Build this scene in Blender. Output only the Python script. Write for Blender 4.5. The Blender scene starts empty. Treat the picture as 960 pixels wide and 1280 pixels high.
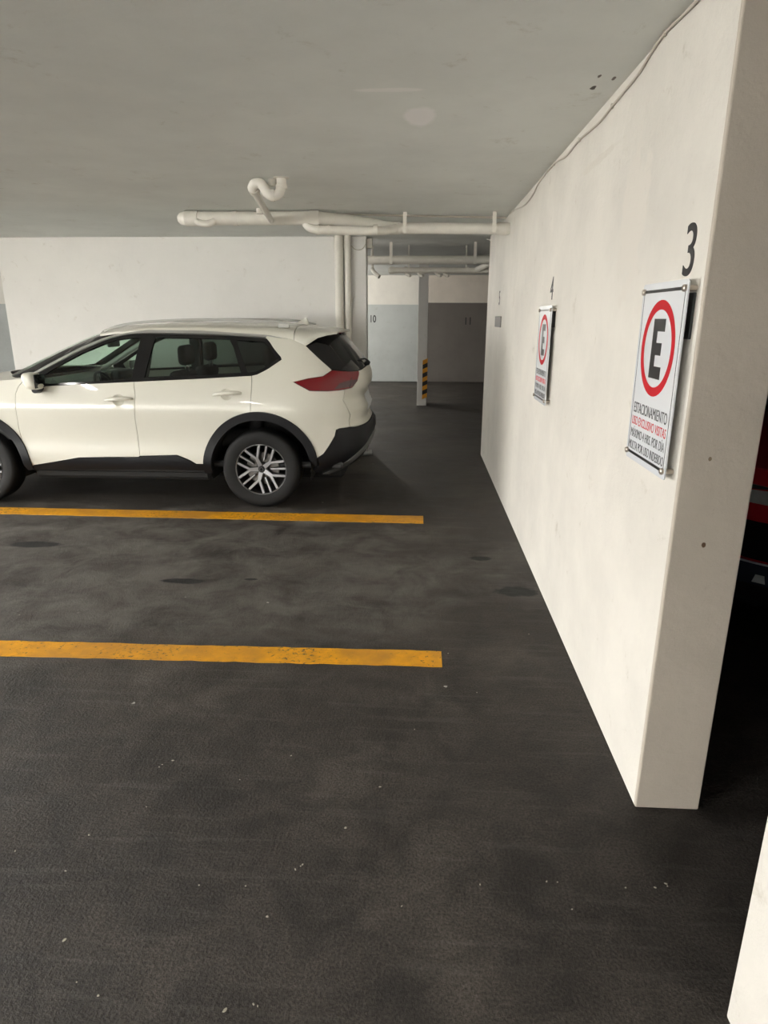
import bpy, bmesh, math, random
from mathutils import Vector, Matrix
from mathutils.geometry import delaunay_2d_cdt
random.seed(7)
PI = math.pi
C = bpy.context.scene.collection
sc = bpy.context.scene

# ------------------------------------------------------------------ camera
F_PX, PITCH, YAW, ROLL, CAM_H = 818.4, 0.28889, 0.0525, 0.00297, 1.716
cam = bpy.data.cameras.new('camera'); cam_o = bpy.data.objects.new('camera', cam); C.objects.link(cam_o)
cam.sensor_fit = 'VERTICAL'; cam.sensor_height = 24.0; cam.lens = F_PX * 24.0 / 1280.0
cam.clip_start = 0.02
cam_o.matrix_world = (Matrix.Translation((0, 0, CAM_H)) @ Matrix.Rotation(YAW, 4, 'Z')
                      @ Matrix.Rotation(PI / 2 - PITCH, 4, 'X') @ Matrix.Rotation(ROLL, 4, 'Z'))
sc.camera = cam_o

# ------------------------------------------------------------------ light
vs = sc.view_settings
vs.view_transform = 'Standard'; vs.look = 'None'; vs.gamma = 1.0; vs.use_curve_mapping = False
vs.exposure = 0.06
world = bpy.data.worlds.new('sky'); sc.world = world; world.use_nodes = True
wn = world.node_tree.nodes; bg = wn['Background']
bg.inputs[0].default_value = (1.0, 0.99, 0.96, 1); bg.inputs[1].default_value = 18

def portal(loc, rot, sx, sy):
    l = bpy.data.lights.new('portal', 'AREA'); l.shape = 'RECTANGLE'; l.size = sx; l.size_y = sy
    l.cycles.is_portal = True
    o = bpy.data.objects.new('portal', l); C.objects.link(o); o.location = loc; o.rotation_euler = rot
YFR = -9.5                     # open front end behind the viewer
portal((-9.9, YFR, 1.35), (PI / 2, 0, PI), 14.0, 2.6)
LX = -8.6                      # the open side of the garage
portal((LX, 3.8, 1.35), (PI / 2, 0, -PI / 2), 4.6, 2.6)
LB = -17.0                     # open side of the back bay
portal((LB, 10.2, 1.4), (PI / 2, 0, -PI / 2), 3.0, 2.75)

def bay_fill_bulb(loc, power):  # unseen fill bulb, added to brighten the back bay
    l = bpy.data.lights.new('fill_bulb_light', 'POINT'); l.energy = power; l.shadow_soft_size = 0.12; l.color = (1.0, 0.95, 0.88)
    o = bpy.data.objects.new('fill_bulb_light', l); C.objects.link(o); o.location = loc
FILL_LAMPS = [(-4.8, 3.0, 'added twin tube fill lamp on the ceiling left of the near bay'), (-3.2, -0.6, 'added twin tube fill lamp on the ceiling over the lane behind the viewer'),
         (-2.0, 9.6, 'added twin tube fill lamp on the ceiling close behind the back wall'), (-2.9, 16.0, 'added twin tube fill lamp on the ceiling deeper in the bay behind the back wall'), (-8.5, 15.0, 'added twin tube fill lamp on the ceiling at the far left of the back bay')]
def fill_lamp_light(loc, power, sx, sy, col):  # fill light under the added, unseen ceiling fixtures
    l = bpy.data.lights.new('fill_area_light', 'AREA'); l.shape = 'RECTANGLE'; l.size = sx; l.size_y = sy
    l.energy = power; l.color = col
    o = bpy.data.objects.new('fill_area_light', l); C.objects.link(o); o.location = loc
    return o
for x, y, _ in FILL_LAMPS: fill_lamp_light((x, y, 2.55 if y < 8 else 2.70), {3.0: 50, -0.6: 90}[y], 0.12, 1.2, (1.0, 0.96, 0.90)) if y < 8 else bay_fill_bulb((x, y, 2.35), 27 if y < 10 else 210)

# ------------------------------------------------------------------ materials
def new_mat(name):
    m = bpy.data.materials.new(name); m.use_nodes = True
    return m, m.node_tree.nodes, m.node_tree.links, m.node_tree.nodes['Principled BSDF']

def mat(name, col, rough=0.5, metal=0.0, coat=0.0, noise=0.06, scale=30, bump=0.0, spec=0.5):
    m, n, l, b = new_mat(name)
    b.inputs['Roughness'].default_value = rough; b.inputs['Metallic'].default_value = metal
    b.inputs['Coat Weight'].default_value = coat; b.inputs['Coat Roughness'].default_value = 0.03
    b.inputs['Specular IOR Level'].default_value = spec
    tc = n.new('ShaderNodeTexCoord'); nz = n.new('ShaderNodeTexNoise'); nz.inputs['Scale'].default_value = scale
    nz.inputs['Detail'].default_value = 4
    l.new(tc.outputs['Object'], nz.inputs['Vector'])
    r = n.new('ShaderNodeMix'); r.data_type = 'RGBA'
    r.inputs[6].default_value = (*[c * (1 - noise) for c in col], 1)
    r.inputs[7].default_value = (*[min(1, c * (1 + noise)) for c in col], 1)
    l.new(nz.outputs['Fac'], r.inputs[0]); l.new(r.outputs[2], b.inputs['Base Color'])
    if bump:
        bp = n.new('ShaderNodeBump'); bp.inputs['Strength'].default_value = bump; bp.inputs['Distance'].default_value = 0.01
        l.new(nz.outputs['Fac'], bp.inputs['Height']); l.new(bp.outputs[0], b.inputs['Normal'])
    return m

def glass(name, tint, gloss=0.10, rough=0.0):
    """thin automotive glass: tinted see-through pane with a mirror reflection"""
    m, n, l, b = new_mat(name); n.remove(b)
    t = n.new('ShaderNodeBsdfTransparent'); t.inputs[0].default_value = (*tint, 1)
    g = n.new('ShaderNodeBsdfGlossy'); g.inputs['Roughness'].default_value = rough; g.inputs[0].default_value = (1, 1, 1, 1)
    lw = n.new('ShaderNodeLayerWeight'); lw.inputs[0].default_value = 0.5
    pw = n.new('ShaderNodeMath'); pw.operation = 'POWER'; l.new(lw.outputs['Facing'], pw.inputs[0]); pw.inputs[1].default_value = 5
    ma = n.new('ShaderNodeMath'); ma.operation = 'MULTIPLY_ADD'; l.new(pw.outputs[0], ma.inputs[0]); ma.inputs[1].default_value = 0.85; ma.inputs[2].default_value = 0.05
    mx = n.new('ShaderNodeMixShader'); l.new(ma.outputs[0], mx.inputs[0])
    l.new(t.outputs[0], mx.inputs[1]); l.new(g.outputs[0], mx.inputs[2])
    l.new(mx.outputs[0], n['Material Output'].inputs[0])
    return m

def glow(name, col, st):
    m, n, l, b = new_mat(name); b.inputs['Emission Color'].default_value = (*col, 1); b.inputs['Emission Strength'].default_value = st
    b.inputs['Base Color'].default_value = (.8, .8, .8, 1); return m

def noise_node(n, l, vec, scale, detail=6, rough=0.6, dist=0.0):
    z = n.new('ShaderNodeTexNoise'); z.inputs['Scale'].default_value = scale
    z.inputs['Detail'].default_value = detail; z.inputs['Roughness'].default_value = rough
    z.inputs['Distortion'].default_value = dist
    l.new(vec, z.inputs['Vector']); return z.outputs['Fac']

def ramp(n, l, fac, stops):
    r = n.new('ShaderNodeValToRGB'); e = r.color_ramp.elements
    e[0].position = stops[0][0]; e[0].color = stops[0][1]
    e[1].position = stops[-1][0]; e[1].color = stops[-1][1]
    for p, c in stops[1:-1]:
        k = e.new(p); k.color = c
    l.new(fac, r.inputs[0]); return r.outputs[0]

def g4(v): return (v, v, v, 1)
def mixc(n, l, fac, a, b, mode='MIX'):
    m = n.new('ShaderNodeMix'); m.data_type = 'RGBA'; m.blend_type = mode
    for s, v in ((0, fac), (6, a), (7, b)):
        if hasattr(v, 'is_linked') or hasattr(v, 'links'): l.new(v, m.inputs[s])
        else: m.inputs[s].default_value = v
    return m.outputs[2]
def mathn(n, l, op, a, b=0.0):
    m = n.new('ShaderNodeMath'); m.operation = op
    for s, v in ((0, a), (1, b)):
        if isinstance(v, (int, float)): m.inputs[s].default_value = v
        else: l.new(v, m.inputs[s])
    return m.outputs[0]

def blob(n, l, vec, c, r, ns=9.0, amt=0.6):
    """0..1 mask of an irregular spot centred at c with radii r"""
    s = n.new('ShaderNodeVectorMath'); s.operation = 'SUBTRACT'; l.new(vec, s.inputs[0]); s.inputs[1].default_value = c
    d = n.new('ShaderNodeVectorMath'); d.operation = 'DIVIDE'; l.new(s.outputs[0], d.inputs[0]); d.inputs[1].default_value = r
    ln = n.new('ShaderNodeVectorMath'); ln.operation = 'LENGTH'; l.new(d.outputs[0], ln.inputs[0])
    nz = noise_node(n, l, vec, ns, 4)
    v = mathn(n, l, 'ADD', ln.outputs['Value'], mathn(n, l, 'MULTIPLY', mathn(n, l, 'SUBTRACT', nz, 0.5), amt * 4))
    return ramp(n, l, v, [(0.75, g4(1)), (1.0, g4(0))])

def plaster(name, col, dirt=0.12, bump=0.25, low=None, split=None, spots=()):
    m, n, l, b = new_mat(name)
    b.inputs['Roughness'].default_value = 0.62; b.inputs['Specular IOR Level'].default_value = 0.3
    tc = n.new('ShaderNodeTexCoord'); v = tc.outputs['Object']
    base = (*col, 1)
    if low:
        sp = n.new('ShaderNodeSeparateXYZ'); l.new(v, sp.inputs[0])
        k = ramp(n, l, mathn(n, l, 'MULTIPLY', mathn(n, l, 'SUBTRACT', sp.outputs[2], split - 0.5), 1.0),
                 [(0.495, g4(0)), (0.505, g4(1))])
        base = mixc(n, l, k, (*low, 1), (*col, 1))
    big = noise_node(n, l, v, 1.3, 5, 0.65)
    k = ramp(n, l, big, [(0.35, g4(1 - dirt)), (0.62, g4(1.0))])
    c = mixc(n, l, 1.0, base, k, 'MULTIPLY')
    st = noise_node(n, l, v, 5.0, 8, 0.75, 0.4)
    k2 = ramp(n, l, st, [(0.28, (0.66, 0.62, 0.55, 1)), (0.40, g4(1.0))])
    c = mixc(n, l, 0.6, c, k2, 'MULTIPLY')
    for (cc, rr, colr, ns, amt) in spots:
        c = mixc(n, l, blob(n, l, v, cc, rr, ns, amt), c, (*colr, 1))
    l.new(c, b.inputs['Base Color'])
    f1 = noise_node(n, l, v, 22, 8, 0.7)
    f2 = noise_node(n, l, v, 3.0, 3, 0.5)
    h = mathn(n, l, 'ADD', f1, mathn(n, l, 'MULTIPLY', f2, 1.5))
    bp = n.new('ShaderNodeBump'); bp.inputs['Strength'].default_value = bump; bp.inputs['Distance'].default_value = 0.02
    l.new(h, bp.inputs['Height']); l.new(bp.outputs[0], b.inputs['Normal'])
    return m

def asphalt():
    m, n, l, b = new_mat('asphalt_floor')
    tc = n.new('ShaderNodeTexCoord'); v = tc.outputs['Object']
    a = noise_node(n, l, v, 0.9, 6, 0.62, 0.3)
    c = ramp(n, l, a, [(0.34, (0.036, 0.031, 0.027, 1)), (0.5, (0.051, 0.0445, 0.039, 1)), (0.68, (0.078, 0.068, 0.059, 1))])
    a2 = noise_node(n, l, v, 4.5, 9, 0.72, 0.8)
    c = mixc(n, l, 0.8, c, ramp(n, l, a2, [(0.36, g4(0.50)), (0.5, g4(1.0)), (0.62, g4(1.45))]), 'MULTIPLY')
    a3 = noise_node(n, l, v, 120, 4, 0.7)
    c = mixc(n, l, 0.9, c, ramp(n, l, a3, [(0.32, g4(0.42)), (0.68, g4(1.65))]), 'MULTIPLY')
    # dusty texture in the bays, with brighter floor light painted in as a paler zone
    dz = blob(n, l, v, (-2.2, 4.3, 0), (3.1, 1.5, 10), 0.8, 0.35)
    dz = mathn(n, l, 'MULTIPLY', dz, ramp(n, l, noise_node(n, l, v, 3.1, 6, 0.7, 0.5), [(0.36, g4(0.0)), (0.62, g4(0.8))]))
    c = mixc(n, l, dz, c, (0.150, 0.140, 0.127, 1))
    # scuff streaks running across the bays
    mp = n.new('ShaderNodeMapping'); mp.inputs['Scale'].default_value = (1.2, 14, 1); l.new(v, mp.inputs[0])
    mp.inputs['Rotation'].default_value = (0, 0, 0.35)
    s = noise_node(n, l, mp.outputs[0], 1.6, 5, 0.6, 0.2)
    c = mixc(n, l, ramp(n, l, s, [(0.55, g4(0)), (0.68, g4(0.16))]), c, (0.17, 0.16, 0.145, 1))
    # oil stains
    for cc, rr, ns in (((-1.56, 4.04, 0), (0.17, 0.05, 1), 7), ((-1.12, 4.1, 0), (0.05, 0.02, 1), 9), ((0.66, 4.0, 0), (0.16, 0.09, 1), 12),
                       ((-3.0, 4.7, 0), (0.22, 0.08, 1), 6), ((0.48, 4.6, 0), (0.09, 0.05, 1), 12)):
        c = mixc(n, l, mathn(n, l, 'MULTIPLY', blob(n, l, v, cc, rr, ns, 0.25), 0.92), c, (0.017, 0.017, 0.018, 1))
    # pale chips of paint and grit
    vo = n.new('ShaderNodeTexVoronoi'); vo.inputs['Scale'].default_value = 5.5; l.new(v, vo.inputs['Vector'])
    nd = noise_node(n, l, v, 60, 2)
    dd = mathn(n, l, 'ADD', vo.outputs['Distance'], mathn(n, l, 'MULTIPLY', nd, 0.10))
    sepc = n.new('ShaderNodeSeparateColor'); l.new(vo.outputs['Color'], sepc.inputs[0])
    gate = ramp(n, l, sepc.outputs[0], [(0.80, g4(0)), (0.82, g4(1))])
    k = mathn(n, l, 'MULTIPLY', ramp(n, l, dd, [(0.095, g4(1)), (0.105, g4(0))]), gate)
    c = mixc(n, l, k, c, (0.42, 0.41, 0.37, 1))
    l.new(c, b.inputs['Base Color'])
    l.new(ramp(n, l, a2, [(0.3, g4(0.46)), (0.7, g4(0.72))]), b.inputs['Roughness'])
    b.inputs['Specular IOR Level'].default_value = 0.22
    pit = n.new('ShaderNodeTexVoronoi'); pit.inputs['Scale'].default_value = 60; l.new(v, pit.inputs['Vector'])
    soft = noise_node(n, l, v, 9, 3, 0.5)
    h = mathn(n, l, 'ADD', mathn(n, l, 'ADD', mathn(n, l, 'MULTIPLY', a3, 0.9), mathn(n, l, 'MULTIPLY', soft, 1.0)), mathn(n, l, 'MULTIPLY', pit.outputs['Distance'], 0.25))
    bp = n.new('ShaderNodeBump'); bp.inputs['Strength'].default_value = 0.8; bp.inputs['Distance'].default_value = 0.011
    l.new(h, bp.inputs['Height']); l.new(bp.outputs[0], b.inputs['Normal'])
    return m

def line_paint(name):
    m, n, l, b = new_mat(name)
    tc = n.new('ShaderNodeTexCoord'); v = tc.outputs['Object']
    a = noise_node(n, l, v, 7, 8, 0.75)
    c = ramp(n, l, a, [(0.3, (0.60, 0.27, 0.012, 1)), (0.6, (0.92, 0.42, 0.0, 1))])
    c = mixc(n, l, ramp(n, l, noise_node(n, l, v, 1.1, 5, 0.65), [(0.45, g4(0)), (0.60, g4(0.75))]), c, (0.50, 0.235, 0.035, 1))
    w = noise_node(n, l, v, 38, 6, 0.75)
    big = noise_node(n, l, v, 2.2, 3, 0.5)
    k = ramp(n, l, mathn(n, l, 'ADD', w, mathn(n, l, 'MULTIPLY', big, 0.4)), [(0.55, g4(1)), (0.63, g4(0))])
    c = mixc(n, l, k, c, (0.10, 0.075, 0.04, 1))
    l.new(c, b.inputs['Base Color']); b.inputs['Roughness'].default_value = 0.5
    bp = n.new('ShaderNodeBump'); bp.inputs['Strength'].default_value = 0.3; bp.inputs['Distance'].default_value = 0.005
    l.new(w, bp.inputs['Height']); l.new(bp.outputs[0], b.inputs['Normal'])
    return m

WHITE = (0.80, 0.765, 0.70)
M = dict(
    wall=plaster('cream_wall_paint', WHITE, spots=(
        ((0.81, 2.3, 1.5), (0.3, 0.05, 0.25), (0.66, 0.62, 0.54), 8, 0.5),
        ((0.81, 2.8, 2.1), (0.3, 0.16, 0.30), (0.76, 0.72, 0.655), 6, 0.6),
        ((0.81, 3.4, 2.42), (0.3, 0.4, 0.02), (0.75, 0.71, 0.64), 8, 0.4))),
    wall_end=plaster('wall_end_shaded_paint', (0.58, 0.515, 0.44), spots=(  # darker than the wall paint: the end face's shade is in the colour
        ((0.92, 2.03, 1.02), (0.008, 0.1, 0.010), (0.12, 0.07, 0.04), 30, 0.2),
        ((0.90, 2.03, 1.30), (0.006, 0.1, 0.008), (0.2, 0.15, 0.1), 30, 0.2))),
    wall_back=plaster('back_wall_paint', (0.86, 0.845, 0.815), dirt=0.05, bump=0.12),
    wall_two=plaster('two_tone_wall_paint', (0.80, 0.78, 0.72), low=(0.50, 0.53, 0.52), split=2.05, bump=0.1),
    wall_dark=plaster('two_tone_brown_wall_paint', (0.74, 0.68, 0.60), low=(0.17, 0.155, 0.14), split=2.10, bump=0.1),
    ceil=plaster('ceiling_paint', (0.85, 0.87, 0.84), dirt=0.08, bump=0.10, spots=(
        ((-0.02, 3.60, 2.647), (0.085, 0.19, 1), (0.98, 0.97, 0.97), 5, 0.22),
        ((-0.16, 3.19, 2.647), (0.16, 0.03, 1), (0.92, 0.92, 0.90), 9, 0.2),
        ((0.71, 3.20, 2.647), (0.012, 0.03, 1), (0.09, 0.08, 0.07), 40, 0.3),
        ((0.70, 3.06, 2.647), (0.008, 0.02, 1), (0.16, 0.14, 0.12), 40, 0.3),
        ((0.765, 3.09, 2.647), (0.008, 0.025, 1), (0.2, 0.18, 0.16), 40, 0.3))),
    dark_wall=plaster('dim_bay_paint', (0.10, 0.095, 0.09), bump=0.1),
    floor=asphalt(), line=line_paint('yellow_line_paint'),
    pipe=mat('pipe_paint', (0.80, 0.77, 0.70), 0.42, noise=0.10, scale=12, bump=0.05),
    cable=mat('painted_cable', (0.58, 0.53, 0.46), 0.5), black_cable=mat('black_cable', (0.03, 0.03, 0.03), 0.5),
    paint=mat('pearl_white_car_paint', (0.69, 0.675, 0.595), 0.30, coat=0.5, noise=0.01),
    red=mat('red_car_paint', (0.50, 0.008, 0.022), 0.3, coat=1.0, noise=0.02),
    clad=mat('black_plastic', (0.0065, 0.007, 0.009), 0.42, noise=0.1, scale=200, bump=0.03, spec=0.32),
    gloss=mat('gloss_black', (0.008, 0.008, 0.009), 0.09, noise=0.0),
    dark=mat('dark_underbody', (0.008, 0.008, 0.008), 0.8, noise=0.1),
    trim=mat('dark_interior', (0.035, 0.036, 0.038), 0.6, noise=0.1),
    seat=mat('seat_fabric', (0.020, 0.020, 0.022), 0.8, noise=0.15, scale=120),
    liner=mat('headliner', (0.30, 0.30, 0.28), 0.9),
    silver=mat('silver_plastic', (0.34, 0.35, 0.35), 0.38, 0.7, noise=0.03),
    rail=mat('roof_rail_metal', (0.50, 0.50, 0.47), 0.5, 0.25, noise=0.03),
    chrome=mat('chrome', (0.75, 0.75, 0.75), 0.08, 1.0, noise=0.0),
    alloy=mat('alloy_wheel', (0.34, 0.34, 0.35), 0.42, 0.7, noise=0.02),
    alloy_dark=mat('alloy_pocket', (0.035, 0.035, 0.038), 0.4, 0.4, noise=0.05),
    disc=mat('brake_disc', (0.20, 0.19, 0.18), 0.4, 1.0),
    rubber=mat('tyre_rubber', (0.006, 0.006, 0.0062), 0.6, noise=0.2, scale=60, bump=0.05, spec=0.32),
    lampred=mat('red_lamp_lens', (0.17, 0.002, 0.007), 0.25, coat=0.35, noise=0.05, scale=6),
    lampclear=mat('smoky_lamp_lens', (0.10, 0.045, 0.05), 0.15, 0.3, coat=0.5, noise=0.3, scale=40),
    lamp=mat('headlamp_lens', (0.70, 0.73, 0.78), 0.15, 0.3, coat=1.0, noise=0.3, scale=25),
    glass_clear=glass('door_glass', (0.72, 0.86, 0.78)), glass_dark=glass('privacy_glass', (0.30, 0.36, 0.33)), glass_black=glass('dark_privacy_glass', (0.09, 0.10, 0.10)),
    drip=mat('satin_grey_moulding', (0.40, 0.40, 0.38), 0.35, 0.3, noise=0.02),
    alloy_lip=mat('alloy_rim_lip', (0.30, 0.30, 0.30), 0.3, 0.9, noise=0.02),
    sign=mat('white_sign_panel', (0.78, 0.80, 0.83), 0.25, noise=0.01, coat=0.3),
    sign_red=mat('sign_red', (0.55, 0.0, 0.010), 0.6, noise=0.02),
    sign_blk=mat('sign_black', (0.022, 0.022, 0.024), 0.35, noise=0.02),
    acrylic=mat('acrylic_edge', (0.70, 0.74, 0.76), 0.15, noise=0.0),
    bolt=mat('brushed_standoff', (0.50, 0.44, 0.38), 0.28, 0.9, noise=0.08),
    ink=mat('black_wall_paint', (0.030, 0.028, 0.030), 0.55, noise=0.15),
    plaque=mat('grey_plaque', (0.12, 0.105, 0.095), 0.5),
    plaque_dark=mat('black_plaque', (0.012, 0.012, 0.014), 0.3),
    guard_y=mat('guard_yellow', (0.75, 0.33, 0.02), 0.5), guard_b=mat('guard_black', (0.015, 0.014, 0.013), 0.6),
    chip=mat('paint_chip', (0.42, 0.40, 0.32), 0.7, scale=80),
    smoke=mat('smoky_blue_lens', (0.035, 0.045, 0.07), 0.12, coat=0.5),
    outside=mat('outside_concrete', (0.58, 0.57, 0.54), 0.8, noise=0.1, scale=3),
    fill_tube_glow=glow('fill_lamp_tube', (1, .97, .9), 6.0),  # glowing tubes of the added fill lamps
    plate=mat('license_plate', (0.62, 0.64, 0.66), 0.35, noise=0.03),
)

# ------------------------------------------------------------------ helpers
def mesh_obj(name, bm, m, parent=None, smooth=False, sharp=40):
    me = bpy.data.meshes.new(name); bm.normal_update(); bm.to_mesh(me); bm.free()
    me.materials.append(m)
    if smooth:
        for p in me.polygons: p.use_smooth = True
        me.set_sharp_from_angle(angle=math.radians(sharp))
    o = bpy.data.objects.new(name, me); C.objects.link(o)
    if parent: o.parent = parent
    return o

def tag(o, label, cat, group=None, kind=None):
    o['label'] = label; o['category'] = cat
    if group: o['group'] = group
    if kind: o['kind'] = kind
    return o

def thing(name, label, cat, loc=(0, 0, 0), rz=0.0, group=None):
    o = bpy.data.objects.new(name, None); C.objects.link(o); o.location = loc; o.rotation_euler = (0, 0, rz)
    o.empty_display_size = 0.1
    return tag(o, label, cat, group)

def box(bm, x0, x1, y0, y1, z0, z1, bev=0.0, seg=2):
    r = bmesh.ops.create_cube(bm, size=1.0)
    for v in r['verts']:
        v.co = Vector(((x0 + x1) / 2 + v.co.x * (x1 - x0), (y0 + y1) / 2 + v.co.y * (y1 - y0), (z0 + z1) / 2 + v.co.z * (z1 - z0)))
    if bev:
        es = set(e for v in r['verts'] for e in v.link_edges)
        bmesh.ops.bevel(bm, geom=list(es), offset=bev, segments=seg, affect='EDGES', profile=0.5)
    return bm

def nb(): return bmesh.new()

def smooth_path(pts, n=6):
    P_ = [Vector(p) for p in pts]
    if len(P_) < 3: return P_
    out = []
    for i in range(len(P_) - 1):
        a = P_[max(i - 1, 0)]; b = P_[i]; c = P_[i + 1]; d = P_[min(i + 2, len(P_) - 1)]
        for k in range(n):
            t = k / n
            out.append(0.5 * ((2 * b) + (c - a) * t + (2 * a - 5 * b + 4 * c - d) * t * t + (3 * b - a - 3 * c + d) * t ** 3))
    out.append(P_[-1]); return out

def tube(bm, pts, r, seg=20, cap=True):
    """r: number or list of radii"""
    pts = [Vector(p) for p in pts]; R = r if isinstance(r, (list, tuple)) else [r] * len(pts)
    rings = []; prev = None
    for i, p in enumerate(pts):
        d = (pts[min(i + 1, len(pts) - 1)] - pts[max(i - 1, 0)]).normalized()
        if prev is None:
            u = d.orthogonal().normalized()
        else:
            u = (prev - d * prev.dot(d)).normalized()
        prev = u; w = d.cross(u)
        rings.append([bm.verts.new(p + (u * math.cos(2 * PI * k / seg) + w * math.sin(2 * PI * k / seg)) * R[i]) for k in range(seg)])
    for a, b in zip(rings, rings[1:]):
        for k in range(seg):
            bm.faces.new((a[k], a[(k + 1) % seg], b[(k + 1) % seg], b[k]))
    if cap:
        bm.faces.new(rings[0][::-1]); bm.faces.new(rings[-1])
    return bm

def elbow(bm, c0, corner, c1, r, n=8, rc=None):
    """quarter bend through a corner point; returns the path used"""
    a, b, c = Vector(c0), Vector(corner), Vector(c1)
    path = [a]
    for k in range(n + 1):
        t = k / n
        path.append((1 - t) ** 2 * a + 2 * t * (1 - t) * b + t * t * c)
    path.append(c)
    path = [p for i, p in enumerate(path) if i == 0 or (p - path[i - 1]).length > 1e-5]
    tube(bm, path, r); return bm

def prism(bm, poly, f0, f1):
    """extrude 2D polygon between two mapping functions (x,y)->Vector"""
    a = [bm.verts.new(f0(*p)) for p in poly]; b = [bm.verts.new(f1(*p)) for p in poly]
    bm.faces.new(a); bm.faces.new(b[::-1]); n = len(poly)
    for i in range(n):
        bm.faces.new((a[i], b[i], b[(i + 1) % n], a[(i + 1) % n]))
    bmesh.ops.recalc_face_normals(bm, faces=bm.faces)
    return bm

def text_mesh(txt, size, offset=0.0, sx=1.0, extrude=0.001, align='CENTER', target_w=None):
    cu = bpy.data.curves.new('t', 'FONT'); cu.body = txt; cu.size = size; cu.offset = offset; cu.extrude = extrude
    cu.align_x = align
    o = bpy.data.objects.new('t', cu); C.objects.link(o)
    dg = bpy.context.evaluated_depsgraph_get(); dg.update()
    me = bpy.data.meshes.new_from_object(o.evaluated_get(dg))
    bpy.data.objects.remove(o); bpy.data.curves.remove(cu)
    if target_w:
        xs = [v.co.x for v in me.vertices]; w = max(xs) - min(xs); sx = target_w / w; mid = (max(xs) + min(xs)) / 2
        for v in me.vertices: v.co.x -= mid
    for v in me.vertices: v.co.x *= sx
    return me

def text_obj(name, txt, size, m, matrix, parent=None, **k):
    me = text_mesh(txt, size, **k); me.name = name; me.materials.clear(); me.materials.append(m)
    o = bpy.data.objects.new(name, me); C.objects.link(o)
    me.transform(matrix)
    if parent: o.parent = parent
    return o

def struct(name, bm, m, **k):
    o = mesh_obj(name, bm, m, **k); o['kind'] = 'structure'; return o

# ------------------------------------------------------------------ the garage
XW, Y1, Y2, H, YB, TW = 0.8146, 2.034, 8.46, 2.647, 8.42, 0.228
YF, HB = 18.6, 2.80
CTOP = 0.18

def rough_wall(name, x0, x1, y0, y1, z0, z1, m):
    return struct(name, box(nb(), x0, x1, y0, y1, z0, z1, 0.006, 2), m)

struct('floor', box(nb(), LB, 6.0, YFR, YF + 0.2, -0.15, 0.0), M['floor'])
o = rough_wall('wall_front', -3.0, XW + TW, YFR - 0.2, YFR, 0.0, H, M['wall'])
rough_wall('light_block_back_bay', LB, LB + 0.2, 11.7, YF, 0.0, HB, M['wall'])  # added out of view to narrow the light opening of the back bay
o = struct('ground_outside', box(nb(), LX - 25, 12, -30, 30, -0.25, -0.152), M['outside'])
struct('ceiling', box(nb(), LX, 6.0, YFR, 8.75, H, H + CTOP), M['ceil'])
struct('ceiling_back', box(nb(), LB, 6.0, 8.75, YF + 0.2, HB, HB + CTOP), M['ceil'])
# right wall: a long piece with a blunt end, a doorway gap, and the piece beside the viewer
rough_wall('wall_right', XW, XW + TW - 0.012, Y1 + 0.01, Y2, 0.0, H, M['wall'])
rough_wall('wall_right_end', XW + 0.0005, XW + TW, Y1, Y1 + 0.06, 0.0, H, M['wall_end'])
rough_wall('wall_right_near', XW, XW + TW, YFR, 1.288, 0.0, H, M['wall'])
rough_wall('wall_back', -5.25, -0.668, YB, YB + 0.25, 0.0, H, M['wall_back'])
rough_wall('wall_far', LB, 0.145, YF, YF + 0.2, 0.0, HB, M['wall_two'])
rough_wall('wall_far_dark', 0.145, 6.0, YF, YF + 0.2, 0.0, HB, M['wall_dark'])
rough_wall('column', -0.045, 0.145, 13.39, 13.85, 0.0, HB, M['wall_back'])
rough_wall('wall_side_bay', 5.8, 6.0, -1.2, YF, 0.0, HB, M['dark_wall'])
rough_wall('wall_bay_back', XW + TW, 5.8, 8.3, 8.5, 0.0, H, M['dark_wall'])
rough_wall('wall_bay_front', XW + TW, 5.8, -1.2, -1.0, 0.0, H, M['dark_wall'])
rough_wall('pillar_left', LX, LX + 0.35, 6.1, 8.7, 0.0, H, M['wall'])
rough_wall('wall_left_front', LB, LB + 0.2, YFR, 1.3, 0.0, H, M['wall'])
rough_wall('light_block_left', LB, LX, 1.3, 1.5, 0.0, H, M['wall'])  # unseen, added to keep side light out of the front lane
rough_wall('light_block_outer', LB, LX, 8.7, 8.9, 0.0, HB, M['wall'])  # unseen, added to keep sky light off the far wall
struct('ceiling_left', box(nb(), LB, LX, YFR, 1.5, H, H + CTOP), M['ceil'])

# added, unseen wall that dims the sky light coming through the front opening
struct('sky_dimming_wall', box(nb(), -11.5, 3.0, -15.0, -14.7, -0.2, 5.5, 0.02, 2), M['outside'])

# yellow bay lines painted on the floor
def bay_line(x0, x1, ya, yb, wa, wb, label):
    bm = nb(); n = 90; top = []; bot = []
    for i in range(n + 1):
        t = i / n; x = x0 + (x1 - x0) * t; y = ya + (yb - ya) * t; w = (wa + (wb - wa) * t) / 2
        top.append((x, y + w + random.uniform(-.004, .004))); bot.append((x, y - w + random.uniform(-.004, .004)))
    poly = bot + top[::-1]
    for i in range(n):
        a, b, c, d = bot[i], bot[i + 1], top[i + 1], top[i]
        bm.faces.new([bm.verts.new((*q, 0.0025)) for q in (a, b, c, d)])
    bmesh.ops.remove_doubles(bm, verts=bm.verts, dist=1e-5)
    r = bmesh.ops.extrude_face_region(bm, geom=bm.faces[:])
    for v in r['geom']:
        if isinstance(v, bmesh.types.BMVert): v.co.z = 0.0
    bmesh.ops.recalc_face_normals(bm, faces=bm.faces)
    o = mesh_obj('parking_line', bm, M['line'])
    return tag(o, label, 'parking line', 'yellow bay lines')
bay_line(-4.95, 0.143, 3.035, 3.083, 0.165, 0.165, 'yellow painted bay line on the open floor, nearest the viewer')
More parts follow.
